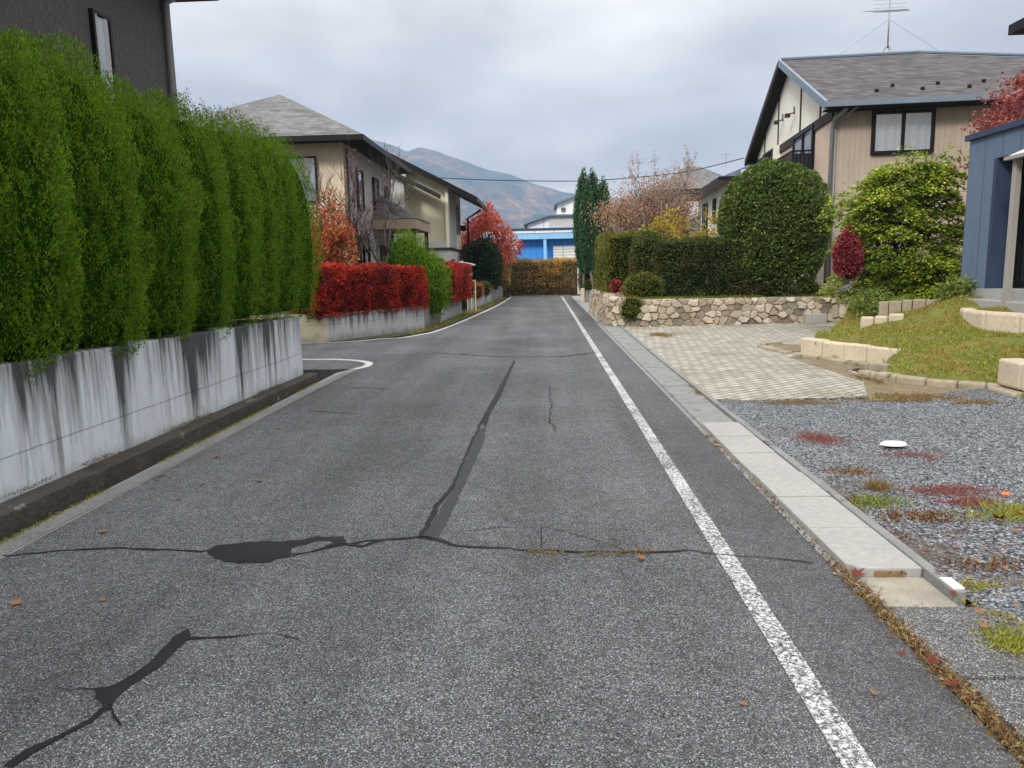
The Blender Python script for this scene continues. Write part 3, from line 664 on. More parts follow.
# pavers + gravel
sheet('ground_soil', [(1.93, -4), (16, -4), (16, 20), (2.03, 20)], -.012, M['soil'], .2)
sheet('paving', [(1.94, 8.35), (4.0, 8.55), (4.35, 9.6), (4.4, 12.4), (5.2, 14.2), (8.4, 15.5), (8.4, 19.9), (2.03, 19.9), (1.98, 14)], .02, M['paver'])
gv = MB(); n = 40
def gz(x, y): return .015+.03*math.sin(x*1.7+y)*math.sin(y*1.3)*.5+max(0, x-4)*.015
xs = [1.92+i*.25 for i in range(50)]; ys = [-1+i*.25 for i in range(44)]
for yy in ys:
    for xx in xs: gv.V.append((xx, min(yy, 8.45+max(0, xx-4.2)*.4), gz(xx, yy)))
for j in range(len(ys)-1):
    for i in range(len(xs)-1): a = j*len(xs)+i; gv.F.append((a, a+1, a+1+len(xs), a+len(xs)))
struct(gv.build('gravel_lot', M['gravelbed'], None, True))
# loose stones
def stones(P, s):
    base = np.array([(1, 0, 0), (-.5, .87, 0), (-.5, -.87, 0), (0, 0, .8)]); n = len(P)
    V = []; 
    a = RG.uniform(0, 6.28, n); ca, sa = np.cos(a), np.sin(a); S = s*RG.uniform(.5, 1.3, n)
    B = base[None]+RG.normal(size=(n, 4, 3))*.22
    X = (B[..., 0]*ca[:, None]-B[..., 1]*sa[:, None])*S[:, None]; Y = (B[..., 0]*sa[:, None]+B[..., 1]*ca[:, None])*S[:, None]*.8; Z = B[..., 2]*S[:, None]*.7
    V = np.stack([X, Y, Z], -1)+P[:, None, :]; return V.reshape(-1, 3)
n = 42000; xy = np.stack([RG.uniform(1.95, 7.5, n), 2.2+6.3*RG.uniform(0, 1, n)**1.1], 1); xy = xy[(xy[:, 1] < 8.4) & (xy[:, 0] < xy[:, 1]*.85)]
P = np.c_[xy, [gz(a, b)+.001 for a, b in xy]]; V = stones(P, .0098); k = len(P)
Fc = (np.arange(k)[:, None]*4+np.array([[0, 1, 3, 1, 2, 3, 2, 0, 3]])).reshape(-1, 3)
me = bpy.data.meshes.new('gravel'); me.from_pydata(V.tolist(), [], Fc.tolist()); me.materials.append(M['gravelstone'])
stuff(link('gravel', me), 'loose blue grey crushed stone covering the parking lot', 'gravel')

sheet('dirt', [(3.6, 8.25), (5.6, 8.3), (5.3, 8.75), (4.75, 9.1), (4.3, 9.75), (4.3, 10.6), (4.6, 10.9), (4.2, 12.5), (4.0, 12.2), (4.1, 9.6)], .024, M['dirt'], .03)
# ------------------------------------------------------------------ right terrain (garden mound)
ctrl = [(6.9, 12.5, .93), (6.9, 11.2, .84), (7.0, 13.3, .86), (7.2, 10.2, .8), (4.3, 9.7, .08), (5.15, 8.7, .1), (4.45, 12.1, .28), (5.0, 10.7, .33), (5.2, 9.5, .2), (6.2, 9.2, .38), (6.3, 10.6, .5), (5.6, 12, .42), (6.6, 13.5, .62), (8, 14, .8), (9, 12, .95), (11, 12, 1.0), (7, 11, .72),
        (5, 13.6, .3), (7, 16.5, .62), (7.6, 18.5, .7), (9, 17, .85), (13, 16, 1.0), (14, 10, 1.0), (10, 19.6, .8), (8.2, 20, .72), (5.4, 14.0, .16), (6.5, 15.0, .3), (14, 20, .9), (7.4, 17.3, .45), (8, 9, .6), (12, 8, .9), (5.6, 8.0, .3)]
CT = np.array(ctrl)
def tz(x, y):
    d = (CT[:, 0]-x)**2+(CT[:, 1]-y)**2; w = 1/(d+.05)**1.6; return float((w*CT[:, 2]).sum()/w.sum())
lawnpoly = [(4.28, 9.72), (4.75, 9.05), (5.2, 8.72), (6.0, 8.4), (7.5, 8.0), (15, 7.5), (15, 20), (7.9, 20), (7.55, 18.6), (6.3, 16.0), (4.75, 13.4), (4.38, 12.25), (4.95, 10.55), (4.55, 10.1)]
def inpoly(x, y, poly):
    c = False; j = len(poly)-1
    for i in range(len(poly)):
        xi, yi = poly[i]; xj, yj = poly[j]
        if (yi > y) != (yj > y) and x < (xj-xi)*(y-yi)/(yj-yi)+xi: c = not c
        j = i
    return c
def edist(x, y, poly):
    b = 9
    for i in range(len(poly)):
        ax, ay = poly[i]; bx, by = poly[(i+1) % len(poly)]; t = max(0, min(1, ((x-ax)*(bx-ax)+(y-ay)*(by-ay))/((bx-ax)**2+(by-ay)**2)))
        b = min(b, math.hypot(x-ax-t*(bx-ax), y-ay-t*(by-ay)))
    return b
lw = MB(); st = .075; nx = int((15-4)/st); ny = int((20.2-7.4)/st)
def lawnz(x, y):
    if not inpoly(x, y, lawnpoly): return -.08
    e = min(1, edist(x, y, lawnpoly)/.10); return -.08+(tz(x, y)+.08+.025*math.sin(x*5.1+y*3)*math.sin(y*4.3))*e
for j in range(ny+1):
    for i in range(nx+1): lw.V.append((4+i*st, 7.4+j*st, lawnz(4+i*st, 7.4+j*st)))
for j in range(ny):
    for i in range(nx):
        a = j*(nx+1)+i; q = (a, a+1, a+nx+2, a+nx+1)
        if any(lw.V[t][2] > -.07 for t in q): lw.F.append(q)
struct(lw.build('lawn', M['lawnsoil'], None, True))
n = 110000; xy = np.stack([RG.uniform(4.2, 10.5, n), RG.uniform(8.4, 17, n)], 1)
P = [];
for x, y in xy:
    if x > y*.80+.3: continue
    if inpoly(x, y, lawnpoly) and edist(x, y, lawnpoly) > .06:
        v = math.sin(x*2.1+1)*math.sin(y*1.7)+.6*math.sin(x*5+y*3.1)
        if v > -1.3 and math.sin(x*9.3+y*2)*math.sin(y*8.1-x) > -.72: P.append((x, y, lawnz(x, y)-.005))
stuff(link('grass', quadmesh('grass', tuft_field(np.array(P), .05, .012, (0, 0, .7), .55), M['grass'])), 'short yellow green grass covering the garden mound', 'grass')
# gardens behind the walls
sheet('garden', [(1.72, 19.5), (7.9, 19.95), (16, 20.1), (30, 20.1), (30, 34), (8, 34), (7, 25.6), (1.72, 25.4)], .68, M['mossy'], 1)
sheet('garden', [(8, 33.9), (40, 33.9), (40, 70), (3.4, 70), (3.4, 33.1), (8, 33.1)], .6, M['mossy'], .95)
sheet('garden', [(-30, 16.2), (-5.1, 16.62), (-3.38, 19.6), (-3.22, 26.3), (-3.1, 38), (-30, 38)], .52, M['mossy'], .85)
sheet('garden', [(-30, -6), (-3.62, -6), (-3.62, 10.6), (-30, 10.6)], .9, M['soil'], 1.2)
sheet('verge', [(-3.1, 19.3), (-2.84, 19.3)]+[(x-.14, y) for x, y in farL[3:]]+[(-3.2, 41)], .018, M['mossy'], .03)
sheet('verge', [(-4.9, 16.35), (-4.2, 16.82), (-3.62, 17.35), (-3.28, 18.0), (-2.98, 18.9), (-2.82, 19.29), (-3.1, 19.29)], .012, M['mossy'], .03)

# ------------------------------------------------------------------ left: retaining wall, hedge
t = thing('retaining_wall', 'long white painted concrete wall with black run-off streaks under the green conifers', 'wall', (-3.62, 4, 0))
m = MB(); m.prism([(-.23, -7), (.07, -7), (.07, 6.67), (-.23, 6.67)], -.25, [1.09, 1.09, .92, .92]); m.build('wall', M['wall_left'], t, bevel=.012)
m = MB(); m.prism([(.0705, -7), (.24, -7), (.24, 6.85), (.0705, 6.85)], -.25, [.16, .155, .07, .08]); m.build('ledge', M['ledge'], t, bevel=.015)
labels = ['nearest dark green conifer at the left picture edge', 'second conifer of the left hedge, partly cut by the picture edge', 'third conifer of the left hedge, below the narrow window of the dark house',
          'broad bright green conifer in the left hedge, fourth from the left edge', 'conifer in the middle of the left hedge, below the corner of the dark house', 'sixth conifer of the left hedge just right of the dark house corner',
          'conifer third from the far right end of the left hedge', 'conifer second from the far right end of the left hedge', 'last conifer at the far right end of the left hedge, beside the red shrub']
cy = [4.15, 5.05, 6.0, 7.0, 7.95, 8.8, 9.5, 10.2, 10.98]
for i, yy in enumerate(cy):
    hh = 2.62-(.0 if i < 6 else .03*(i-5)) + (-.22, -.33, -.32, -.36, -.30, -.26, -.15, -.08, -.12)[i]
    if i == 0: hh += .0
    arbor('conifer', labels[i], (-4.02, yy, 1.03), .66, (.62, .6, .62, .64, .6, .54, .5, .54, .60)[i], hh, int((420, 420, 420, 420, 400, 400, 400, 400, 400)[i]), (800, 950, 900, 740, 600, 500, 430, 400, 400)[i], M['conifer'], M['conifercore'],
          'conifers in the left hedge', 30+i, .025, .115, basew=.84, top=.42)

# ------------------------------------------------------------------ buildings helpers
def quadframe(o, u, w, h, z, n, t, b=.05):
    """frame bars in a wall plane: o = corner (bottom start), u unit vec, n outward normal"""
    m = MB(); o = Vector(o); u = Vector(u); n = Vector(n); zz = Vector((0, 0, 1))
    def bar(a0, a1, c0, c1):
        p = [o+u*a0+zz*c0, o+u*a1+zz*c0, o+u*a1+zz*c1, o+u*a0+zz*c1]
        if u.cross(zz).dot(n) < 0: p = p[::-1]
        m.slab([q+n*t for q in p], t, tuple(-n))
    bar(0, w, 0, b); bar(0, w, h-b, h); bar(0, b, b, h-b); bar(w-b, w, b, h-b)
    return m, bar
def window(T, o, u, n, w, h, mull=(), frame=None, glass=None, back='curtain', b=.05, prot=.09, hbars=()):
    frame = frame or M['darkmetal']; glass = glass or M['glass']
    m, bar = quadframe(o, u, w, h, 0, n, prot, b)
    for x in mull: bar(x-b*.45, x+b*.45, b, h-b)
    for z in hbars: bar(b, w-b, z-b*.35, z+b*.35)
    f = m.build('window', frame, T)
    o = Vector(o); u = Vector(u); n = Vector(n); zz = Vector((0, 0, 1))
    m = MB(); e = n*(prot*.55)
    m.face([o+u*b+zz*b+e, o+u*(w-b)+zz*b+e, o+u*(w-b)+zz*(h-b)+e, o+u*b+zz*(h-b)+e]); m.build('pane', glass, f)
    m = MB(); k = max(8, int(w/.03)); 
    if back == 'curtain':
        for i in range(k+1):
            x = b+(w-2*b)*i/k; e = n*(.026+.020*math.sin(i*.8+.9*math.sin(i*.23))); m.V += [tuple(o+u*x+zz*b+e), tuple(o+u*x+zz*(h-b)+e)]
        for i in range(k): m.F.append((2*i, 2*i+2, 2*i+3, 2*i+1))
        m.build('curtain', M['curtain'], f, True)
    else:
        e = n*.012; m.face([o+u*b+zz*b+e, o+u*(w-b)+zz*b+e, o+u*(w-b)+zz*(h-b)+e, o+u*b+zz*(h-b)+e]); m.build('dark_backing', M[back], f)  # flat dark panel painted to stand in for the unlit room behind
    return f

# ---- dark house behind the conifers
yD = AX(175, 100, -4.85).y-.05; eC = AY(226, 2, yD+.5); zE = eC.z
T = thing('dark_house', 'charcoal stucco house rising behind the green conifers at top left', 'house', (-4.85, yD, .9))
MB().box((-9, -14, -.1), (0, 0, zE-.9)).build('wall', M['stucco'], T)
m = MB(); m.box((-9.8, -14.8, zE-.899), (eC.x+4.85-.08, .45, zE-.78)); m.box((-9.8, -14.8, zE-.779), (eC.x+4.85, .53, zE-.66)); m.build('roof', M['timber'], T)
m = MB(); m.tube([(.06, -.1, 0), (.06, -.1, zE-1.1), (.2, .1, zE-.9)], .045, 8); m.build('downpipe', M['greypipe'], T, True)
p0 = AX(88, 10, -4.85); p1 = AX(107, 24, -4.85)
yA, yB = p0.y-yD, p1.y-yD
window(T, (0, yA, 2.6), (0, 1, 0), (1, 0, 0), max(.30, yB-yA), p0.z-.9-2.6+.02, (), M['darkmetal'], M['glass'], 'curtain', .035, .05)

# ---- sand house with pyramid roof
X0, Y0 = -5.95, 22.75
T = thing('sand_house', 'two storey sand coloured house with grey pyramid roof left of the road', 'house', (X0, Y0, .5))
z1 = 4.95
MB().box((-7.6, 0, 0), (-.001, .0, z1)) 
m = MB(); m.box((-6.1, .003, 0), (-.003, 7.0, z1)); m.build('wall', M['sandwall'], T)
MB().box((-.003, .3, 0), (.03, 7.003, z1-.002)).build('side_wall', M['shadeside'], T)
ez = 4.98; ov = .75
A = [(-6.9, -ov, ez), (ov+.05, -ov, ez), (ov+.05, 7.7, ez), (-6.9, 7.7, ez)]; ap = (-3.0, 3.55, ez+2.15)
m = MB()
for i in range(4): m.face([A[i], A[(i+1) % 4], ap])
m.face(A[::-1]); rf = m.build('roof', M['shingle2'], T)
m = MB(); m.box((-6.92, -ov-.03, ez-.16), (ov+.08, -ov+.02, ez-.004)); m.box((ov+.03, -ov+.021, ez-.16), (ov+.08, 7.7, ez-.004)); m.build('gutter', M['darkmetal'], rf)
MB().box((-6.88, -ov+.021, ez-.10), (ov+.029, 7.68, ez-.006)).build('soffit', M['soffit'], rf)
window(T, (-2.55, 0, 3.15), (1, 0, 0), (0, -1, 0), 1.75, 1.35, (.87,), M['darkmetal'])
for yy in (1.3, 3.6): window(T, (.03, yy, 3.0), (0, 1, 0), (1, 0, 0), .75, 1.3, (), M['darkmetal'])
window(T, (.03, 5.6, 3.3), (0, 1, 0), (1, 0, 0), .5, .9, (), M['darkmetal'])
window(T, (.03, 1.0, .5), (0, 1, 0), (1, 0, 0), 1.5, 1.7, (.75,), M['darkmetal'], None, 'room')
m = MB(); m.tube([(.08, .15, 0), (.08, .15, 4.7)], .04, 8); m.build('downpipe', M['darkmetal'], T, True)
# entrance porch with its own hipped roof
pz = 2.85
m = MB(); P4 = [(.03, 3.3, pz), (1.6, 3.3, pz), (1.6, 6.6, pz), (.03, 6.6, pz)]; a0, a1 = (.03, 4.3, pz+.95), (.03, 5.6, pz+.95)
m.face([P4[0], P4[1], a0]); m.face([P4[1], P4[2], a1, a0]); m.face([P4[2], P4[3], a1]); m.face(P4[::-1]); pr = m.build('porch_roof', M['shingle'], T)
MB().box((.04, 3.32, pz-.35), (1.57, 6.58, pz-.003)).build('fascia', M['tansoffit'], pr)
for a_, b_ in ((1.38, 3.45), (1.38, 6.3), (.6, 3.45)): MB().box((a_, b_, 0), (a_+.13, b_+.13, pz-.351)).build('porch_post', M['timber'], T)
MB().box((.031, 4.4, 0), (.08, 5.4, 2.0)).build('door', M['timber'], T)

# ---- cream house behind it
X0, Y0 = -3.98, 32.0
T = thing('cream_house', 'pale yellow house with sloping dark roof and balcony recess beyond the sand house', 'house', (X0, Y0, .5))
tip = AY(474, 198, 31.3); ez = tip.z-.5; ex = tip.x-X0; sl = .52
RX = -3.3
hz = lambda x: ez+(ex-x)*sl if x >= RX else ez+(ex-RX)*sl-(RX-x)*sl     # roof underside height
m = MB(); w = [(-8, 0), (RX, 0), (-1.75, 0), (-1.75, .45), (-.003, .45), (-.003, 4.8), (RX, 4.8), (-8, 4.8)]
m.prism(w, 2.0, [hz(x)-.08 for x, y in w]); m.build('wall', M['yellowcream'], T)
m = MB(); m.prism([(-8, 0.0), (-.003, 0.0), (-.003, 4.8), (-8, 4.8)], -.1, 1.9); m.build('lower_wall', M['palewall'], T)
MB().box((-8.05, -.05, 1.9), (.04, 4.85, 2.0)).build('band', M['timber'], T)
m = MB(); m.prism([(-.12, -.0), (0, 0), (0, .449), (-.12, .449)], 2.0, [hz(-.12)-.08, hz(0)-.08, hz(0)-.08, hz(-.12)-.08]); m.build('fin_wall', M['yellowcream'], T)
m = MB(); m.prism([(0, .05), (.04, .05), (.04, 2.5), (0, 2.5)], 2.02, [hz(0)-.1]*4); m.build('side_panel', M['shadepanel'], T)
MB().box((-1.75, .02, 2.0), (-.12, .10, 2.25)).build('balcony_rail', M['palewall'], T)
m = MB(); r0 = -8.5
m.slab([(RX, -.45, hz(RX)+.1), (ex, -.45, ez+.1), (ex, 5.4, ez+.1), (RX, 5.4, hz(RX)+.1)], .14); m.slab([(r0, -.45, hz(r0)+.1), (RX-.002, -.45, hz(RX)+.1), (RX-.002, 5.4, hz(RX)+.1), (r0, 5.4, hz(r0)+.1)], .14); rf = m.build('roof', M['shingle'], T)
m = MB(); m.slab([(RX, -.50, hz(RX)+.13), (ex+.04, -.50, ez+.10), (ex+.04, -.452, ez+.10), (RX, -.452, hz(RX)+.13)], .25); m.box((ex+.001, -.45, ez-.1), (ex+.1, 5.4, ez+.08)); m.build('gutter', M['darkmetal'], rf)
m = MB(); q = lambda x: 5.2-(x+2.25)*.52
m.slab([(-2.9, -.9, q(-2.9)), (-.3, -.9, q(-.3)), (-.3, -.01, q(-.3)), (-2.9, -.01, q(-2.9))], .18); m.build('canopy', M['timber'], T)
m = MB(); m.prism([(-3.0, -.5), (-1.76, -.5), (-1.76, -.003), (-3.0, -.003)], 2.0, [q(-3)-.22, q(-1.76)-.22, q(-1.76)-.22, q(-3)-.22]); m.build('bay', M['palewall'], T)
MB().box((-1.755, -.06, 2.0), (-1.68, .0, 3.4)).build('corner_post', M['timber'], T)
window(T, (-1.05, 0, .8), (1, 0, 0), (0, -1, 0), .75, .75, (), M['darkmetal'], None, 'room')
window(T, (.0, .5, .3), (0, 1, 0), (1, 0, 0), 1.0, 1.2, (), M['darkmetal'], None, 'room')
window(T, (.0, 2.9, .9), (0, 1, 0), (1, 0, 0), .7, .5, (), M['greypipe'], None, 'room')
window(T, (.0, 2.9, 2.7), (0, 1, 0), (1, 0, 0), .8, 1.3, (), M['greypipe'])
m = MB(); m.tube([(.35, 4.7, 0), (.35, 4.7, 3.5), (ex-.2, 4.9, ez-.05)], .05, 8); m.build('downpipe', M['darkmetal'], T, True)
m = MB(); m.box((.0, 4.2, 2.9), (.28, 4.5, 3.15)); m.build('vent_hood', M['darkmetal'], T)

# small carport canopy, mailbox, gate by the gap in the left walls
cz = .5
p = AY(465, 263, 29.5)
T = thing('carport_roof', 'small white translucent canopy on thin posts in front of the cream house', 'canopy', (p.x, 29.5, .5))
m = MB(); m.slab([(-.35, -.5, p.z-.40), (.32, -.5, p.z-.55), (.32, 1.0, p.z-.55), (-.35, 1.0, p.z-.40)], .05); m.build('roof_sheet', M['whiteplastic'], T)
for x, yy in ((-.3, -.4), (.25, -.4), (-.3, .9)): MB().box((x-.02, yy-.02, 0), (x+.02, yy+.02, p.z-.55)).build('post', M['steel'], T)
p = AY(469, 273.5, 28.0)
T = thing('mailbox', 'white box shaped mailbox on a thin post at the gap in the left wall', 'mailbox', (p.x, 28, 0))
m = MB(); m.box((-.12, -.08, p.z-.07), (.12, .08, p.z+.07)); m.build('box', M['whiteplastic'], T, bevel=.01)
MB().box((-.09, -.088, p.z+.0), (.09, -.0805, p.z+.02)).build('slot', M['darkmetal'], T)
MB().box((-.02, -.02, .02), (.02, .02, p.z-.071)).build('post', M['steel'], T)
p = AY(467, 280, 27.5); q2 = AY(475, 292, 27.5)
T = thing('garden_gate', 'low pale timber gate frame behind the flower bed wall', 'gate', (p.x, 27.5, .0))
w_ = q2.x-p.x+.02
m = MB(); h_ = p.z
for x in (0, w_/2, w_): m.box((x-.02, -.02, .02), (x+.02, .02, h_))
m.box((.02, -.015, h_-.045), (w_/2-.02, .015, h_-.005)); m.box((w_/2+.02, -.015, h_-.045), (w_-.02, .015, h_-.005)); m.box((.02, -.015, h_*.6), (w_/2-.02, .015, h_*.6+.035)); m.box((w_/2+.02, -.015, h_*.6), (w_-.02, .015, h_*.6+.035))
m.build('frame', M['greenwood'], T)

# left far walls
def wallseg(label, a, b, z, th, mat, name='garden_wall', zb=None, back=-1):
    a = Vector((a[0], a[1], 0)); b = Vector((b[0], b[1], 0)); d = (b-a).normalized(); s = Vector((-d.y, d.x, 0))*th*back*-1
    poly = [a, b, b+s, a+s]; zb = z if zb is None else zb
    if (b-a).cross(s).z < 0: poly = poly[::-1]; zz = [z, zb, zb, z][::-1]
    else: zz = [z, zb, zb, z]
    o = MB().prism([(p.x, p.y) for p in poly], -.25, zz).build(name, mat, None, bevel=.01); tag(o, label, 'wall'); return o
wallseg('fluted concrete wall end tinted with painted sunlight right of the green conifers', (-9, 15.95), (-4.86, 16.40), .64, .15, M['wall_sunlit'])
wallseg('fluted grey concrete wall with drip stains under the long red hedge', (-4.85, 16.42), (-3.13, 19.36), .63, .15, M['wall_fluted'])
wallseg('short recessed grey wall under the narrow end of the long red hedge', (-3.2, 19.4), (-3.1, 21.6), .58, .15, M['wall_grey'])
wallseg('grey concrete wall under the small far red hedge', (-3.02, 21.62), (-2.86, 25.9), .62, .15, M['wall_fluted'])
wallseg('pale concrete flower bed wall with cascading plants', (-2.72, 28.3), (-2.45, 35), .58, .15, M['wall_fluted'])
wallseg('dark grey block wall beneath the far left bushes', (-2.44, 35.05), (-2.2, 40.5), .62, .15, M['wall_grey'])
p = G(501, 297.5)
tag(MB().box((p[0]-.07, 40.1, 0), (p[0]+.07, 40.24, .55)).build('gate_post', M['slab_new'], bevel=.01), 'short pale stone post at the far left end of the road', 'post')

# hedges and bushes left
boxhedge('red_hedge', 'long clipped scarlet hedge on the fluted wall left of the road', 'hedge', (-5.35, 16.35), (-3.40, 19.72), .98, .54, 1.68, 34000, .055, M['redhedge'], M['redcore'], 'red hedges', .05, 3)
boxhedge('red_hedge', 'small far scarlet hedge between the green bush and the gap', 'hedge', (-3.08, 22.2), (-2.80, 25.9), .8, .58, 1.72, 11000, .06, M['redhedge'], M['redcore'], 'red hedges', .06, 5)
arbor('rounded_conifer', 'bright green pointed conifer behind the long red hedge', (-3.84, 20.75, .45), .72, .66, 2.15, 200, 160, M['conifer'], M['conifercore'], 'conifers behind the red hedge', 51, .05, .12, top=.7)
arbor('rounded_conifer', 'lower bright green conifer hanging over the wall between the two red hedges', (-3.22, 20.85, .36), .56, .60, 1.62, 180, 160, M['conifer'], M['conifercore'], 'conifers behind the red hedge', 52, .05, .12, top=.6)
shrub('evergreen_bush', 'dark green evergreen bush beyond the mailbox', 'bush', (-2.95, 36.0, .5), (.95, 1.0, 1.25), 6000, .10, M['darkbush'], M['greencore'], seed=6, lump=.2)
shrub('flowering_shrub', 'reddish green shrub spilling over the flower bed wall', 'shrub', (-2.66, 29.6, .42), (.30, 1.0, .32), 2500, .06, M['orangeleaf'], M['greencore'], seed=7, lump=.2, tr=False)
shrub('flowering_shrub', 'low yellow green shrub on the far end of the flower bed wall', 'shrub', (-2.6, 32.8, .42), (.3, 1.0, .3), 1800, .06, M['yewyellow'], M['greencore'], seed=8, lump=.2, tr=False)
T = thing('red_tree', 'fiery red maple tree at the far end on the left', 'tree', (-2.75, 38.0, .4))
m, tips = skeleton(1.5, .75, 3, 12, .1, n0=6, first=.5, upb=.5, ratio=.66)
m.build('trunk', M['bark'], T, True)
P, Nn = ell(9500, (1.72, 1.5, 1.75), 2.0); P = P*(1+.10*lumps(P, 4.5, 2)[:, None])*RG.uniform(.55, 1.0, (9500, 1)); P[:, 2] *= np.where(P[:, 2] > 0, 1.05, .8)
P[:, 0] *= 1-.38*np.clip(P[:, 2]/1.75, 0, 1); kp = lumps(P, 5, 33)+.5*lumps(P, 11, 35) > -.5; P = P[kp]; D = P*.5+RG.normal(size=P.shape)
link('crown', quadmesh('crown', leaves(P+np.array([-.1, 0, 2.35]), D, .13*RG.uniform(.6, 1.3, len(P)), .085, .1), M['redmaple']), T)
# shrubs in the sand house's garden
T = thing('red_shrub', 'orange red leafy shrub between the last conifer and the bare tree', 'shrub', (-5.35, 18.6, .5))
m, tips = skeleton(1.0, .6, 3, 21, .03, n0=5, stems=3); m.build('branches', M['bark'], T, True)
P, Nn = ell(9000, (.70, .6, 1.35), 2.0); P = P*(1+.12*lumps(P, 7, 4)[:, None])*RG.uniform(.45, 1, (9000, 1)); kp = lumps(P, 9, 13) > -.6; P = P[kp]
link('crown', quadmesh('crown', leaves(P+np.array([0, 0, 1.7]), RG.normal(size=P.shape), .075*RG.uniform(.6, 1.3, len(P)), .05, .1), M['orangeleaf']), T)
T = tree('bare_tree', 'leafless grey branching tree in front of the sand house porch', (-4.7, 19.9, .5), 1.7, 5, M['tangerine'], M['darkbark'], 0, levels=5, r0=.05, n0=4, stems=3, spread=.9, upb=.55, ratio=.68, nsub=2, jit=.6)
P = []
rd = random.Random(3)
m2, tips = skeleton(1.7, .9, 5, 5, .05, n0=4, stems=3, upb=.55, ratio=.68, nsub=2, jit=.6)
for pnt, dd in rd.sample(tips, min(160, len(tips))): P.append(tuple(pnt))
link('leaves', quadmesh('leaves', leaves(np.array(P), RG.normal(size=(len(P), 3)), .06, .035, .1), M['orangeleaf']), T)

# ------------------------------------------------------------------ end of the road
boxhedge('orange_hedge', 'rough orange and green autumn hedge closing the end of the road', 'hedge', (-3.1, 42.3), (2.7, 42.3), 1.1, -.05, 2.0, 17000, .12, M['orangehedge'], M['browncore'], None, .10, 9, .2, wratio=.4)
shrub('orange_bush', 'low yellow orange bush left of the road-end hedge', 'bush', (-2.35, 40.7, .3), (.55, .5, .75), 2500, .09, M['orangehedge'], M['browncore'], seed=10, lump=.2)
T = thing('wire_fence', 'thin dark post and wire fence in front of the road-end hedge', 'fence', (-2, 41.45, 0))
for x in (0, 1.45, 2.9, 4.35): m = MB(); m.tube([(x, 0, -.1), (x, 0, 1.15)], .022, 6); m.build('post', M['cable'], T)
m = MB()
for z in (.15, .45, .75, 1.05): m.tube([(0, -.025, z), (4.35, -.025, z)], .006, 4)
for i in range(44): x = i*.1; m.tube([(x, -.027, .1), (x, -.027, 1.08)], .0025, 3)
m.build('wire_mesh', M['cable'], T)
# stone kerb at the road end (thin pale strip)
sheet('kerb', [(-1.9, 41.21), (1.5, 41.21), (1.5, 41.33), (-1.9, 41.33)], .05, M['slab_far'], .2)
# far right corner
wallseg('low grey stone wall beside the far concrete driveway', (1.85, 33.2), (3.6, 33.3), .52, .3, M['wall_grey'], back=1)
tag(MB().box((1.66, 33.1, 0), (1.83, 33.4, .62)).build('gate_post', M['block'], bevel=.02), 'short cream stone post at the far right end of the road', 'post')
shrub('dark_shrub', 'small dark clipped shrub left of the cypress trunk', 'shrub', (2.15, 34.2, .3), (.52, .55, .68), 3000, .09, M['yewgreen'], M['greencore'], seed=14, p=3)
shrub('olive_shrub', 'small olive shrub on the low wall below the cypress', 'shrub', (2.2, 33.55, .3), (.42, .35, .36), 2000, .07, M['yewyellow'], M['greencore'], seed=15, p=2.6, tr=False)
p = AY(583, 261, 34.6)
T = thing('white_box', 'small white utility box with dark panel beside the cypress', 'box', (p.x+.05, 35.2, .3))
MB().box((-.28, -.2, 0), (.28, .2, p.z-.3+.35)).build('body', M['whiteplastic'], T, bevel=.02)
MB().box((-.27, -.215, p.z-.6), (-.08, -.2005, p.z-.05)).build('panel', M['darkmetal'], T)
cyps = [(578, 168, 33.6, .30, 'tallest left spire of the dark cypress group'), (589, 165, 33.9, .30, 'middle spire of the dark cypress group'), (583, 178, 33.3, .26, 'narrow front spire in the dark cypress group'), (598, 172, 34.0, .30, 'right upper spire of the cypress group touching the rust tree'),
        (603, 212, 34.3, .26, 'short right cypress spire browned at its tip')]
cyps = [(580, 166, 33.6, .27, 'tall left spire of the blue green cypress group'), (589.5, 165, 34.0, .29, 'tall middle spire of the blue green cypress group'), (600, 176, 33.8, .26, 'lower right spire of the blue green cypress group'), (585, 178, 33.2, .24, 'front spire of the blue green cypress group with bare lower trunk')]
for i, (px, py, Y, r, lab) in enumerate(cyps):
    p = AY(px, py, Y); b = 1.35 if i != 2 else 1.9
    t = arbor('cypress', lab, (p.x+.12, Y, b), r*1.4, r*1.4, p.z-b, 380, 34, M['cypress'], M['greencore'], 'cypresses beside the road', 70+i, .11, .075, basew=.35, top=1.15, cat='tree')
    m = MB(); m.tube([(.08+.1*(i-1), 0, .35-b), (.04, 0, .3)], [.06, .045], 7); m.build('stem', M['greybark'], t, True)

# ------------------------------------------------------------------ factory
YF = 62; s0 = AY(520, 258, YF); f = lambda px, py: AY(px, py, YF)
T = thing('blue_factory', 'bright blue metal warehouse with white stepped upper gables beyond the road end', 'building', (0, YF, 0))
x0, x1 = -5.5, 4.4; zt = f(560, 239).z; ze = f(560, 229).z
L0 = lambda v: v
MB().box((x0, 0, -.3), (x1, 14, zt)).build('wall', M['factoryblue'], T)
MB().box((x0-.1, -.9, zt), (x1+.1, 14, ze-.32)).build('fascia', M['factorylight'], T)
MB().box((x0-.1, -.95, ze-.32), (x1+.1, 14, ze-.12)).build('white_band', M['factorywhite'], T)
MB().box((x0-.15, -1.0, ze-.12), (x1+.15, 14.1, ze+.06)).build('roof_edge', M['navy'], T)
px = f(545, 250).x
MB().box((px-.12, -.85, -.3), (px+.12, -.6, zt-.002)).build('post', M['factorylight'], T)
xa, xb = f(553, 0).x, f(577, 0).x
m = MB(); xa, xb = f(553.5, 250).x, f(577, 250).x; zs = f(560, 246).z
m.box((xa, -.06, .0), (xb, -.003, zs)); sh = m.build('shutter', M['factorywhite'], T)
m = MB()
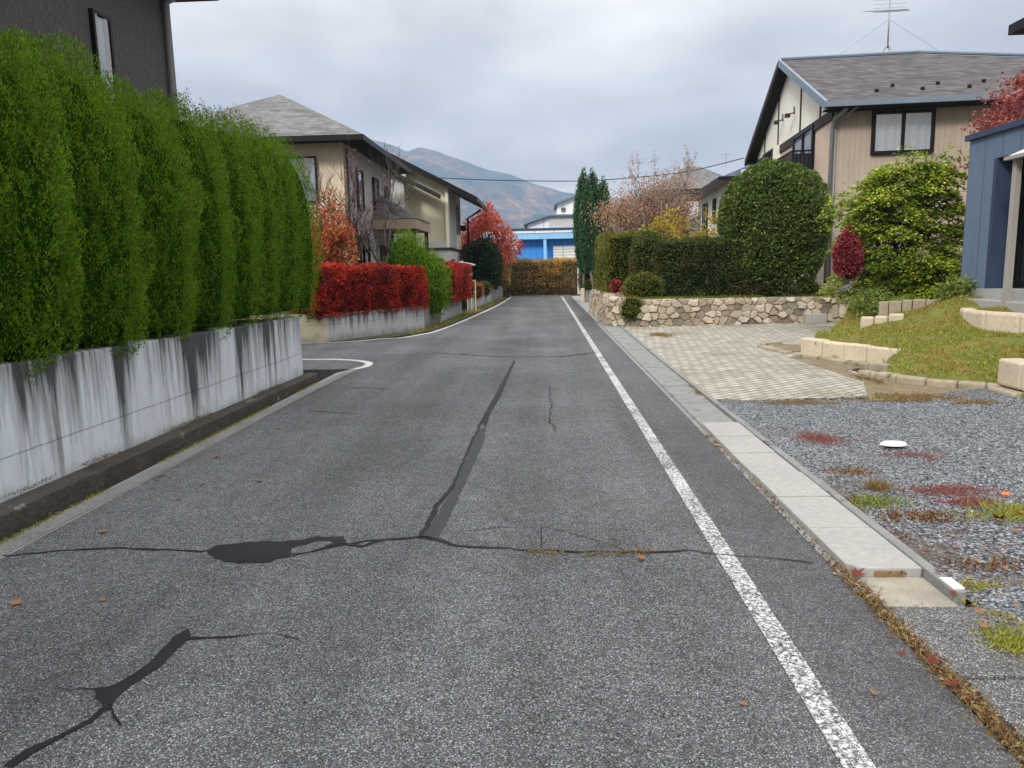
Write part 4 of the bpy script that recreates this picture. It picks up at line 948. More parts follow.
for k in range(12): m.box((xa+.05, -.08, .4+k*.24), (xb-.05, -.061, .43+k*.24))
m.build('slat', M['greypipe'], sh)
xc, xd = f(527, 225).x, 4.6; z0 = ze+.061; zl = f(527, 222).z; zk = f(549, 215).z; xk = f(549, 215).x
m = MB(); m.slab([(xc, 1.5, z0), (xd, 1.5, z0), (xd, 1.5, zk), (xk, 1.5, zk), (xc, 1.5, zl-.15)], 8, (0, 1, 0)); m.build('upper_wall', M['factorywhite'], T)
m = MB(); m.slab([(xc-.3, 1.1, zl-.05), (xk, 1.1, zk+.12), (xk, 9.6, zk+.12), (xc-.3, 9.6, zl-.05)], .12); m.slab([(xk+.002, 1.1, zk+.12), (xd+.2, 1.1, zk+.1), (xd+.2, 9.6, zk+.1), (xk+.002, 9.6, zk+.12)], .12); m.build('upper_roof', M['bluemetal'], T)
MB().box((xk+.02, 1.42, z0+.02), (xd, 1.497, z0+.9)).build('grey_panel', M['palewall'], T)
xe = f(558, 205).x; zq = f(558, 200.5).z; zr = f(580, 191).z+.2; xr = f(590, 191).x
m = MB(); m.slab([(xe, 3, zk+.125), (xr, 3, zk+.125), (xr, 3, zr), (xe, 3, zq)], 6, (0, 1, 0)); m.build('top_wall', M['factorywhite'], T)
m = MB(); m.slab([(xe-.25, 2.6, zq), (xr+.2, 2.6, zr+.2), (xr+.2, 9.3, zr+.2), (xe-.25, 9.3, zq)], .12); m.build('top_roof', M['bluemetal'], T)
zw = f(564, 207).z; xw = f(562, 207).x; window(T, (xw, 3, zw-.15), (1, 0, 0), (0, -1, 0), .38, .34, (), M['greypipe'], None, 'room', .04)
# white house glimpsed behind the red tree
T = thing('white_house', 'low white house glimpsed under the red maple beside the warehouse', 'house', (-7.2, 50, -.3))
MB().box((-1, 0, 0), (5.2, 5, 3.0)).build('wall', M['factorywhite'], T)
m = MB(); m.slab([(-1.4, -.4, 3.0), (5.6, -.4, 3.0), (5.6, 2.5, 3.9), (-1.4, 2.5, 3.9)], .12); m.slab([(-1.4, 2.501, 3.9), (5.6, 2.501, 3.9), (5.6, 5.4, 3.0), (-1.4, 5.4, 3.0)], .12); m.build('roof', M['shingle2'], T)
window(T, (3.6, 0, 1.4), (1, 0, 0), (0, -1, 0), 1.0, .9, (.5,), M['darkmetal'], None, 'room')

# ------------------------------------------------------------------ right middle: trees
T = tree('rust_tree', 'rust and pink leaved tree with pale trunks behind the clipped hedge', (4.15, 29.0, .6), 1.9, 8, M['tangerine'], M['greybark'], 5, .075, .30, spread=.85, levels=4, r0=.07, n0=5, stems=3, upb=.5, ratio=.6, keepz=(.5, 4.5), nsub=3)
T = tree('tall_bare_tree', 'tall thin tree with sparse brown leaves at its twig tips above the rust tree', (4.3, 28.2, .6), 2.1, 17, M['tangerine'], M['greybark'], 3, .065, .06, spread=.85, levels=4, r0=.06, n0=4, stems=2, upb=.8, ratio=.64, nsub=2, keepz=(3.9, 9))
shrub('yellow_shrub', 'yellow leaved shrub behind the clipped hedge', 'shrub', (3.95, 24.0, .68), (.95, .6, 1.3), 8000, .09, M['yellowleaf'], None, seed=20, lump=.25, sparse=.3, shell=.5)
shrub('yellow_shrub', 'golden shrub below the balcony of the cream and blue roofed house', 'shrub', (5.4, 25.0, .68), (.65, .6, 1.35), 6000, .09, M['yellowleaf'], None, seed=22, lump=.25, sparse=.4, shell=.5)
# clipped hedges on the stone wall
boxhedge('corner_hedge', 'yellow green and dark clipped hedge block at the stone wall corner', 'hedge', (2.42, 21.2), (2.42, 25.3), 1.35, .74, 2.5, 24000, .055, M['yewyellow'], M['greencore'], None, .06, 21)
boxhedge('dark_hedge', 'dark clipped hedge with a few red leaves on the stone wall', 'hedge', (3.0, 20.75), (6.0, 20.55), 1.1, .70, 2.2, 34000, .055, M['yewgreen'], M['greencore'], None, .07, 23, z1b=2.2)
shrub('dark_bush', 'dark green rounded bush joining the hedge corner above the stone wall', 'bush', (3.0, 20.9, .7), (.62, .62, .9), 8000, .06, M['yewgreen'], M['greencore'], seed=25, p=2.6)
shrub('round_tree', 'large glossy green ball shaped tree in front of the beige house', 'tree', (6.2, 20.7, .66), (1.34, 1.3, 1.78), 40000, .085, M['roundgreen'], M['greencore'], seed=26, p=2.5, lump=.12, lift=.98, ls=9)
shrub('low_round_shrub', 'low rounded olive shrub on top of the stone wall', 'shrub', (2.62, 19.75, .66), (.55, .42, .36), 5000, .045, M['yewyellow'], M['greencore'], seed=27, tr=False)
shrub('flower_shrub', 'small shrub with pinkish red flowers at the stone wall corner', 'shrub', (2.0, 20.6, .80), (.15, .15, .2), 350, .06, M['flower'], M['greencore'], seed=28, tr=False, lump=.2)
shrub('hanging_shrub', 'green shrub hanging down the face of the stone wall', 'shrub', (2.22, 18.92, .12), (.28, .14, .36), 2600, .045, M['yewyellow'], M['greencore'], seed=29, tr=False, lump=.2)
shrub('pink_shrub', 'pinkish brown leaved shrub trailing over the stone wall corner', 'shrub', (1.95, 19.55, .35), (.18, .3, .26), 1300, .05, M['tangerine'], M['browncore'], seed=31, tr=False, lump=.2)
shrub('tiny_round_shrub', 'tiny rounded brown green shrub left of the beige house downpipe', 'shrub', (7.1, 20.2, .66), (.30, .26, .22), 1600, .04, M['yewyellow'], M['greencore'], seed=32, tr=False)
T = thing('garden_lantern', 'small white garden ornament beside the round tree base', 'ornament', (6.72, 20.3, .68))
m = MB(); m.tube([(0, 0, 0), (0, 0, .12), (0, 0, .2), (0, 0, .32), (0, 0, .36)], [.11, .12, .06, .10, .04], 10); m.build('body', M['white'], T, True)

# ------------------------------------------------------------------ stone wall (rubble)
def voro(P, cell, asp, seed):
    r = np.random.default_rng(seed); mn = P.min(0)-cell*2; mx = P.max(0)+cell*2
    gx = np.arange(mn[0], mx[0], cell*asp); gy = np.arange(mn[1], mx[1], cell)
    S = np.array([(x+r.uniform(-.42, .42)*cell*asp+(j % 2)*cell*asp*.5, y+r.uniform(-.36, .36)*cell) for j, y in enumerate(gy) for x in gx])
    A = P/np.array([asp, 1]); B = S/np.array([asp, 1]); d = np.sqrt(((A[:, None]-B[None])**2).sum(-1)); o = np.argsort(d, 1)[:, :2]
    i = np.arange(len(P)); return d[i, o[:, 0]], d[i, o[:, 1]], o[:, 0], r.uniform(0, 1, len(S))
def stonewall_mat():
    m, nt, p = newmat('rubble stone'); a = N(nt, 'ShaderNodeAttribute'); a.attribute_name = 'tint'
    v = coords(nt, 'pos'); n = noise(nt, v, 9, 6, .7)
    s = sep(nt, a.outputs['Color']); c = ramp(nt, s[0], [(0, (.17, .145, .115)), (.3, (.30, .26, .20)), (.65, (.42, .36, .27)), (1, (.52, .47, .38))])
    c = mix(nt, ramp(nt, n, [(.35, 0), (.75, .6)]), c, (.17, .14, .10))
    c = mix(nt, s[1], c, (.13, .105, .075)); L(nt, c, p.inputs['Base Color']); p.inputs['Roughness'].default_value = .9
    bump(nt, p, n, .7, .02); return m
M['rubble'] = stonewall_mat()
def rubble(parent, name, path, z0, ztop, step=.026, cell=.165, asp=1.4, seed=1, depth=.09):
    """path: xy polyline seen from the side its right-hand normal points to"""
    pts = [Vector(p) for p in path]; cum = [0]
    for i in range(len(pts)-1): cum.append(cum[-1]+(pts[i+1]-pts[i]).length)
    nu = int(cum[-1]/step); nv = int((max(ztop)-z0)/step)
    us = np.linspace(0, cum[-1], nu+1); UV = []; base = []; nor = []
    for u in us:
        k = max(i for i in range(len(cum)-1) if cum[i] <= u+1e-9); t = (u-cum[k])/(cum[k+1]-cum[k]); p = pts[k].lerp(pts[k+1], t)
        d = (pts[k+1]-pts[k]).normalized(); nn = Vector((d.y, -d.x)); zt_ = np.interp(u, cum, ztop)
        for j in range(nv+1): z = z0+(zt_-z0)*j/nv; UV.append((u, z)); base.append((p.x, p.y, z)); nor.append((nn.x, nn.y, 0))
    UV = np.array(UV); base = np.array(base); nor = np.array(nor); f1, f2, idx, rv = voro(UV, cell, asp, seed)
    e = np.clip((f2-f1)/(cell*.22), 0, 1); disp = depth*np.clip(e*1.6, 0, 1)**.45*(.45+.8*rv[idx])+lumps(np.c_[UV, UV[:, :1]*0], 25, seed)*.006
    z = UV[:, 1]; topm = np.clip((np.interp(UV[:, 0], cum, ztop)-z)/.07, 0, 1); disp = disp*(.4+.6*topm)+(.12*(1-(z-z0)/max(ztop[0]-z0, .1)))
    V = base+nor*disp[:, None]; fs = []
    for i in range(nu):
        for j in range(nv): a = i*(nv+1)+j; fs.append((a, a+nv+1, a+nv+2, a+1))
    # top cap
    n0 = len(V); back = []
    for i in range(nu+1): back.append(base[i*(nv+1)+nv]-nor[i*(nv+1)+nv]*.25)
    V = np.vstack([V, np.array(back)])
    for i in range(nu): fs.append((i*(nv+1)+nv, (i+1)*(nv+1)+nv, n0+i+1, n0+i))
    me = mkmesh(name, V, fs, M['rubble'], False); at = me.color_attributes.new('tint', 'FLOAT_COLOR', 'POINT')
    T_ = np.zeros((len(V), 4)); T_[:n0, 0] = rv[idx]; T_[n0:, 0] = .3; T_[:n0, 1] = .75*(1-np.clip((f2-f1)/(cell*.12), 0, 1)); T_[:, 3] = 1
    at.data.foreach_set('color', T_.astype(np.float32).ravel()); return link(name, me, parent)
w = rubble(None, 'stone_wall', [(1.72, 25.5), (1.80, 19.35), (2.35, 19.02), (8.15, 19.62)], -.05, [.84, .80, .72, .66], seed=4)
tag(w, 'rubble stone retaining wall in warm tan beneath the clipped hedges', 'wall')
p0 = AY(803, 316, 19.3); p1 = AY(823, 323, 19.3)
tag(MB().box((p0.x, 19.05, .02), (p1.x, 19.35, .26)).build('white_block', M['slab_new'], bevel=.012), 'white concrete block at the foot of the stone wall', 'block')
p = G(842, 322)
rk = rubble(None, 'boulder_bank', [(7.55, 19.5), (8.1, 18.7), (8.2, 17.9), (8.9, 17.4)], 0, [.72, .66, .7, .8], cell=.34, seed=9, depth=.16)
tag(rk, 'dark weathered rocks at the right end of the stone wall', 'rocks')

# cut stone blocks
def blockrow(label, path, z0, z1, n, th, mat, name='stone_edging', bev=.03, seed=0, group=None, zs=None):
    T = thing(name, label, 'edging', (path[0][0], path[0][1], 0)); rd = random.Random(seed)
    pts = [Vector(p) for p in smoothpath(path, 6)]; cum = [0]
    for i in range(len(pts)-1): cum.append(cum[-1]+(pts[i+1]-pts[i]).length)
    def at(u):
        u = min(max(u, 0), cum[-1]-1e-6); k = max(i for i in range(len(cum)-1) if cum[i] <= u+1e-9); return pts[k].lerp(pts[k+1], (u-cum[k])/(cum[k+1]-cum[k]))
    cuts = [cum[-1]*(i+rd.uniform(-.12, .12)*(0 < i < n))/n for i in range(n+1)]
    o0 = pts[0]
    for i in range(n):
        a = at(cuts[i]+.006); b = at(cuts[i+1]-.006); d = (b-a).normalized(); s = Vector((-d.y, d.x))*th; j = rd.uniform(-.012, .012)
        dz = rd.uniform(-.012, .012); zz0 = z0; zz1 = (np.interp((i+.5)/n, [0, 1], zs) if zs else z1)+dz
        off = Vector((d.y, -d.x))*j; poly = [a+off-o0, b+off-o0, b+off+s-o0, a+off+s-o0]
        if (b-a).x*s.y-(b-a).y*s.x < 0: poly = poly[::-1]
        m = MB(); m.prism([(p.x, p.y) for p in poly], zz0, zz1); m.build('block', mat, T, bevel=bev)
    return T
blockrow('row of five upright cut cream stone blocks edging the upper grass', [(4.22, 12.35), (4.5, 11.6), (4.95, 10.75), (5.3, 10.3)], -.05, .32, 5, .2, M['block'], seed=1, bev=.025)
blockrow('thin lower course of stones under the row of five cream blocks', [(4.14, 12.3), (4.42, 11.5), (4.86, 10.6)], -.05, .085, 5, .15, M['edging'], seed=2, bev=.02)
blockrow('low flat curved stone edging in front of the grassy mound', [(4.22, 10.1), (4.35, 9.6), (4.72, 9.1), (5.2, 8.72), (5.5, 8.6)], -.05, .11, 6, .16, M['edging'], seed=3, bev=.03)
T = blockrow('large upright cream stone blocks at the right edge of the gravel', [(5.25, 8.75), (5.25, 8.2), (5.45, 7.6), (6.0, 7.0)], .10, .40, 4, .26, M['block'], seed=4, bev=.03)
blockrow('low base course under the large cream blocks at the right edge', [(5.15, 8.75), (5.13, 8.15), (5.33, 7.5), (5.9, 6.9)], -.05, .098, 4, .3, M['edging'], seed=5, bev=.03)
blockrow('curved pale stone edging of the upper bed at the right picture edge', [(6.5, 11.9), (6.25, 11.3), (6.3, 10.6), (6.7, 10.0), (7.4, 9.7)], .1, .60, 5, .2, M['block'], seed=6, bev=.04, zs=[.80, .80])
blockrow('thin brick-like stone edging below the ground cover by the blue building', [(6.0, 13.6), (6.7, 13.1), (7.4, 12.8), (8.4, 12.9)], .2, .7, 14, .12, M['edging'], seed=7, bev=.015, zs=[.82, 1.0])
blockrow('short broken stones between paving and upper grass', [(4.5, 14.4), (4.0, 14.1), (3.95, 13.3), (4.1, 12.7)], -.05, .07, 7, .14, M['edging'], seed=8, bev=.02)
sheet('slab_patch', [(4.1, 12.8), (4.6, 13.1), (4.9, 14.0), (4.4, 14.2), (4.1, 13.6)], .035, M['dirt'], .1)
blockrow('two small pale stones in the upper grass', [(5.4, 12.9), (6.0, 12.6)], .2, .52, 3, .15, M['block'], seed=9, bev=.03, zs=[.60, .68])
shrub('ground_cover', 'pale green spreading ground cover above the stone edging', 'plant', (6.75, 14.2, .55), (.75, .4, .15), 1500, .05, M['cover'], None, seed=41, tr=False, lump=.25)
shrub('green_shrub', 'low green shrub in front of the crimson shrub and beige wall', 'shrub', (6.75, 15.7, .5), (.6, .4, .24), 2200, .06, M['cover'], None, seed=42, tr=False, lump=.35, shell=.3)
shrub('leafy_plant', 'pale leafy plant at the foot of the blue building corner', 'plant', (6.85, 12.7, .85), (.30, .22, .18), 500, .10, M['cover'], None, seed=43, tr=False, lump=.3, shell=.15)
shrub('crimson_shrub', 'dense crimson oval shrub against the beige house wall', 'shrub', (AY(848, 250, 15.9).x, 15.9, 1.12), (.27, .25, .56), 6000, .06, M['rosebush'], M['redcore'], seed=44, p=2.0, lump=.12, ls=9)
# yellow-green layered bush
T = thing('layered_bush', 'large yellow green bush with drooping layered branches before the beige house', 'bush', (7.75, 16.6, .75))
pts = []; dirs = []
rd = np.random.default_rng(77)
for k in range(980):
    a = rd.uniform(0, 2*PI) if k < 680 else rd.uniform(-2.0, 2.0); zz = rd.uniform(0, 1)**.85 if k < 680 else rd.uniform(-.03, .28); R0 = (1.42 if math.cos(a) > 0 else 1.25)*(1+.16*math.sin(a*3+zz*4)+.12*math.sin(a*7-zz*9))*(math.sqrt(max(0, 1-max(0, zz-.35)**2*1.9)))*1.0; rr = R0*rd.uniform(.45, 1.04)
    c = np.array([math.cos(a)*rr, math.sin(a)*rr*.85, zz*2.8+.05]); n = 75; rad = rd.uniform(.14, .30)
    ang = rd.uniform(0, 2*PI, n); q = np.sqrt(rd.uniform(0, 1, n))*rad; dx, dy = np.cos(ang)*q, np.sin(ang)*q
    pts.append(np.stack([c[0]+dx, c[1]+dy, c[2]-.5*q*q/rad+rd.normal(size=n)*.018-(dx*math.cos(a)+dy*math.sin(a))*.25], 1))
    dirs.append(np.stack([np.cos(a)+rd.normal(size=n)*.5, np.sin(a)+rd.normal(size=n)*.5, -.35+rd.normal(size=n)*.25], 1))
for k in range(90):    # looser outer sprays on the upper left and the top
    if k < 45: c = np.array([rd.uniform(-1.6, -.7), rd.uniform(-.6, .5), rd.uniform(1.4, 2.35)])
    else: c = np.array([rd.uniform(-.3, 1.4), rd.uniform(-.6, .5), rd.uniform(2.55, 3.15)])
    n = 26; rad = rd.uniform(.10, .22); ang = rd.uniform(0, 2*PI, n); q = np.sqrt(rd.uniform(0, 1, n))*rad
    pts.append(np.stack([c[0]+np.cos(ang)*q, c[1]+np.sin(ang)*q, c[2]-.6*q*q/rad+rd.normal(size=n)*.03], 1)); dirs.append(np.stack([-.4+rd.normal(size=n)*.6, rd.normal(size=n)*.6, -.2+rd.normal(size=n)*.4], 1))
for i in range(46):   # loose upright twigs with small leaves at the top left
    x = rd.uniform(-1.45, .6); b = np.array([x, rd.uniform(-.5, .3), 2.0-.45*abs(x+.1)]); d = np.array([rd.normal()*.22-.12, 0, 1]); ln = rd.uniform(.3, .85)
    q_ = np.array([b+d*ln*s_+rd.normal(size=3)*.025 for s_ in np.linspace(0, 1, 16)]); pts.append(q_); dirs.append(rd.normal(size=q_.shape))
P = np.concatenate(pts); D = np.concatenate(dirs); n = len(P)
S = unit(np.cross(unit(D), np.array([0, 0, 1.])+rd.normal(size=(n, 3))*.35)); Dn = unit(D); Ln = .075*rd.uniform(.7, 1.3, (n, 1)); mid = P+Dn*Ln*.5
link('crown', quadmesh('crown', np.stack([P, mid+S*Ln*.3, P+Dn*Ln, mid-S*Ln*.3], 1).reshape(-1, 3), M['yellowgreen']), T)
m, tips = skeleton(1.15, .6, 3, 31, .045, n0=5, stems=5, upb=.5); m.build('branches', M['bark'], T, True)
# red maple behind the blue building
T = thing('red_maple', 'dusky red maple rising behind the blue building at the right', 'tree', (9.75, 15.2, .9))
m, tips = skeleton(1.7, .7, 3, 44, .07, n0=6, stems=1, upb=.5, first=.5); m.build('trunk', M['bark'], T, True)
pts = []
for k in range(330):
    a = rd.uniform(0, 2*PI); zz = rd.uniform(-1, 1); rr = math.sqrt(1-zz*zz)*rd.uniform(.5, 1.03)
    c = np.array([math.cos(a)*rr*1.45+.15, math.sin(a)*rr*1.2, zz*1.6+2.7]); n = 48; pts.append(c+rd.normal(size=(n, 3))*np.array([.17, .17, .045]))
P = np.concatenate(pts); link('crown', quadmesh('crown', leaves(P, rd.normal(size=P.shape), .075*rd.uniform(.6, 1.3, len(P)), .05, .1), M['pinkmaple']), T)

# ------------------------------------------------------------------ beige house
Y0 = 22.5; p = AY(833.5, 150, Y0); X0 = p.x; RZ = R_(-4.5)
T = thing('beige_house', 'large two storey beige house with half timbered gable and grey shingle roof', 'house', (X0, Y0, .65), RZ)
# solve the eave height and depth from the picture: use frame projection
D_ = 10.6; ez = 5.28; apz = ez+2.62; ovx = .42; ovy = .62; LX = 15.5
m = MB(); m.box((0, .003, .25), (LX, D_, ez-.05)); m.build('wall', M['beige'], T)
MB().box((.02, .02, -.5), (LX-.02, D_-.02, .25)).build('foundation', M['foundation'], T)
# gable-side render skin, sunlit tone painted in, + gable triangle
m = MB(); m.box((-.035, .0, .25), (-.002, D_, ez-.30)); m.build('gable_wall', M['litgable'], T)
gp = D_/2
rise = (apz-ez)/(gp+ovy)     # roof pitch
gz0 = ez+.0; m = MB(); m.slab([(-.03, 0, ez-.28), (-.03, D_, ez-.28), (-.03, D_, ez+ovy*rise-.12), (-.03, gp, apz-.14), (-.03, 0, ez+ovy*rise-.12)], .028, (1, 0, 0)); m.build('gable_panel', M['cream'], T)
m = MB(); m.box((-.09, -.02, ez-.34), (-.031, D_+.02, ez-.06))
for yy in (1.35, 3.7, 6.9, 9.2):
    zt_ = ez+min(yy, D_-yy)*rise+ovy*rise-.15; m.box((-.06, yy-.055, ez-.059), (-.031, yy+.055, zt_))
m.build('timbering', M['timber'], T)
# roof: gable at left, hip at right
RL = LX-gp*.6
rf = MB(); th = .12
A0 = (-ovx, -ovy, ez); A1 = (LX+ovy, -ovy, ez); B0 = (-ovx, D_+ovy, ez); B1 = (LX+ovy, D_+ovy, ez); R0 = (-ovx, gp, apz); R1 = (AY(917, 50, 28).x-X0-.6, gp, apz)
rf.slab([A0, A1, R1, R0], th); rf.slab([B1, B0, R0, R1], th); rf.slab([A1, B1, R1], th)
roof = rf.build('roof', M['shingle'], T)
for (E0, Rr, sgn, vm) in ((A0, R0, 1, 'bluemetal'), (B0, R0, -1, 'timber')):
    m = MB(); E = Vector(E0); Q = Vector(Rr); m.slab([E+Vector((-.05, -.0, .06)), E+Vector((.04, 0, .06)), Q+Vector((.04, 0, .06)), Q+Vector((-.05, 0, .06))][::sgn], .24); m.build('verge_board', M[vm], roof)
m = MB(); m.box((-ovx-.05, -ovy-.10, ez-.12), (LX+ovy, -ovy-.002, ez+.03)); m.build('gutter', M['bluemetal'], roof)
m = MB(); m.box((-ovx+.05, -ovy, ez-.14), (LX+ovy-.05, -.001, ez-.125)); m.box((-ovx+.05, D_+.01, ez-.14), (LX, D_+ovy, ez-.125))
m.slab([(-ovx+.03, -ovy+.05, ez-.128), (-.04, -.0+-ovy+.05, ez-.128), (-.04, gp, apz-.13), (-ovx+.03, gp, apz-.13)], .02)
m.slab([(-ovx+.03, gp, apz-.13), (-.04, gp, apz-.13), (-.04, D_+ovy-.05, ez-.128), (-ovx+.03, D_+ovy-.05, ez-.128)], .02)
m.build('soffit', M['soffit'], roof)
for i in range(11):
    x = 1.2+i*1.25
    for (dx, s_) in ((0, .9), (.62, 1.45)): MB().box((x+dx-.05, -ovy+s_, ez+s_*rise+.0), (x+dx+.05, -ovy+s_+.05, ez+s_*rise+.1)).build('snow_guard', M['darkmetal'], roof)
m = MB(); m.tube([(-ovx+.05, gp, apz+.07), R1 and (R1[0], gp, apz+.07)], .06, 6); m.tube([(R1[0], gp, apz+.07), (LX+ovy, -ovy, ez+.07)], .055, 6); m.build('ridge_cap', M['bluemetal'], roof)
# windows: big sliding window on the facing wall
def onfront(px, py):      # local coords of the pixel on the wall plane y=0
    d = ray(px, py); c, s = math.cos(RZ), math.sin(RZ); n = Vector((s, -c, 0)); o = Vector((X0, Y0, .65)); t = ((o-Vector((0, 0, HC))).dot(n))/d.dot(n)
    q = Vector((0, 0, HC))+d*t-o; return (q.x*c+q.y*s, q.z)
def onside(px, py):
    d = ray(px, py); c, s = math.cos(RZ), math.sin(RZ); n = Vector((c, s, 0)); o = Vector((X0, Y0, .65)); t = ((o-Vector((0, 0, HC))).dot(n))/d.dot(n)
    q = Vector((0, 0, HC))+d*t-o; return (-q.x*s+q.y*c, q.z)
a = onfront(870, 155); b = onfront(935, 109)
window(T, (a[0], 0, a[1]), (1, 0, 0), (0, -1, 0), b[0]-a[0], b[1]-a[1], ((b[0]-a[0])*.5,), M['darkmetal'], None, 'curtain', .09, .1)
a = onside(797, 128); b = onside(817, 124); rl = onside(816, 151)[1]; zl = rl-1.0
window(T, (-.035, b[0], zl), (0, 1, 0), (-1, 0, 0), a[0]-b[0], b[1]-zl, ((a[0]-b[0])*.5,), M['darkmetal'], None, 'curtain', .09, .1)
a2 = onside(766, 150); b2 = onside(779, 146)
window(T, (-.035, b2[0], b2[1]-1.3), (0, 1, 0), (-1, 0, 0), a2[0]-b2[0], 1.3, ((a2[0]-b2[0])*.5,), M['darkmetal'], None, 'room', .09, .1)
# balcony
bz = rl-1.1; y0_, y1_ = b[0]-.02, onside(782, 150)[0]
m = MB(); m.box((-.75, y0_, bz), (-.036, y1_, bz+.12)); m.build('balcony_floor', M['timber'], T)
m = MB()
for z in (bz+.2, bz+1.1): m.box((-.75, y0_, z), (-.71, y1_, z+.05)); m.box((-.71, y0_, z), (-.04, y0_+.04, z+.05))
for k in range(40): yy = y0_+(y1_-y0_)*k/39; m.box((-.74, yy, bz+.12), (-.72, yy+.02, bz+1.1))
for k in range(6): x = -.71+k*.12; m.box((x, y0_+.01, bz+.12), (x+.02, y0_+.03, bz+1.1))
m.build('railing', M['darkmetal'], T)
MB().box((-.7, y0_+.045, bz+.25), (-.1, y0_+.055, bz+1.05)).build('railing_panel', M['room'], T)
MB().box((-.30, y1_+.01, bz), (-.036, y1_+.1, bz+2.0)).build('partition', M['cream'], T)
# ground-floor door window
a = onside(800, 240)
window(T, (-.035, 1.3, .3), (0, 1, 0), (-1, 0, 0), 1.7, 2.0, (.85,), M['darkmetal'], M['mirrorglass'], 'room', .09, .1)
m = MB(); m.tube([(-.42, .9, 0), (-.42, .9, bz)], .05, 8); m.build('balcony_post', M['darkmetal'], T, True)
# downpipes at the corner
m = MB(); m.tube([(.15, -ovy+.05, ez-.15), (-.08, -.25, ez-.38), (-.09, -.08, ez-.6), (-.09, -.08, 0)], .055, 8); m.tube([(.02, -.07, ez-.62), (.02, -.07, .1)], .03, 6); m.tube([(.42, -ovy+.05, ez-.12), (.1, -.12, ez-.42), (.02, -.07, ez-.62)], .04, 8)
m.build('downpipe', M['greypipe'], T, True)
MB().box((-.55, -.75, 0), (.2, -.25, .28)).build('step_block', M['foundation'], T, bevel=.01)
# two floodlights on the gable
for yy, zf in (onside(784.5, 121), onside(796, 114)):
    m = MB(); m.tube([(-.04, yy, zf+.05), (-.25, yy, zf)], .02, 6); m.box((-.36, yy-.09, zf-.10), (-.2, yy+.09, zf+.02)); m.tube([(-.07, yy, zf), (-.07, yy, zf+.25)], .02, 6); m.build('floodlight', M['timber'], T)
MB().tube([(-.6, D_-.8, ez-.9), (-.6, D_-.8, ez-.5)], [.28, .25], 12).build('dish', M['whiteplastic'], T)
# antenna
ax = AY(888, 52, 27.8).x
T = thing('antenna', 'rooftop television antenna on a four legged stand with guy wires', 'antenna', (ax, 27.85, .65+apz-.02), R_(-4.5))
m = MB(); m.tube([(0, 0, .35), (0, 0, 1.95)], .025, 6); m.build('mast', M['steel'], T, True)
for dx, dy in ((-.35, -.3), (.35, -.3), (.35, .3), (-.35, .3)): m = MB(); m.tube([(dx, dy, -.22), (0, 0, .5)], .014, 5); m.build('leg', M['steel'], T)
m = MB(); m.tube([(-.35, -.5, 1.45), (.5, .7, 1.75)], .014, 5)
for k in range(9): t_ = k/8; c = Vector((-.35, -.5, 1.45)).lerp(Vector((.5, .7, 1.75)), t_); l_ = .75-.3*t_; m.tube([c+Vector((-l_, 0, 0)), c+Vector((l_, 0, 0))], .007, 4)
for k in range(5): z = 1.2+.13*k; m.tube([(-.55, .02, z+.35), (.55, .02, z+.35)], .007, 4)
m.build('element', M['steel'], T)
m = MB(); m.tube([(0, 0, 1.3), (-1.8, 0.0, .08)], .004, 4); m.tube([(0, 0, 1.3), (1.8, .0, .08)], .004, 4); m.build('guy_wire', M['cable'], T)

# ------------------------------------------------------------------ blue building at right
yb0 = AX(965, 215, 7.1).y; yb1 = AX(990, 215, 7.1).y-yb0; yb2 = yb1
T = thing('blue_building', 'blue painted single storey front with recessed dark window at the right picture edge', 'building', (7.1, yb0, .9))
H = 2.58; m = MB()
m.box((0, yb1, .18), (.5, 0, 2.2)); m.box((0, -6.5, .18), (.5, -5.2, 2.2)); m.box((0, -6.5, 2.2), (.5, 0, H)); m.box((.5, -.003, .18), (6, -.2, H)); m.build('wall', M['bluewall'], T)
MB().box((-.0, -6.5, -.6), (6, 0, .178)).build('foundation', M['foundation'], T)
m = MB(); m.box((-.06, -6.6, H+.001), (6.1, .06, H+.09)); m.build('roof_edge', M['bluetrim'], T)
m = MB(); m.box((.0, yb1-.08, .18), (.52, yb1-.001, 2.199)); m.build('jamb', M['bluetrim'], T)
f_ = window(T, (.45, -5.1, .2), (0, 1, 0), (-1, 0, 0), 5.0+yb1, 1.98, (1.25, 2.5), M['darkmetal'], M['mirrorglass'], 'room', .08, .08, (.75,))
# upper storey set back + its eave corner
m = MB(); m.box((1.6, -8, H+.09), (6, -2.2, 4.0)); m.build('upper_wall', M['bluewall'], T)
e = AY(1008, 34, 11.9)
m = MB(); m.box((e.x-7.1, -8.5, e.z-.9-.02), (6.5, 11.9-yb0, e.z-.9+.12)); m.build('upper_roof', M['darkmetal'], T)
m = MB(); m.box((-.3, -6.4, -.4), (-.001, yb1, .02)); m.build('porch_step', M['foundation'], T, bevel=.01)
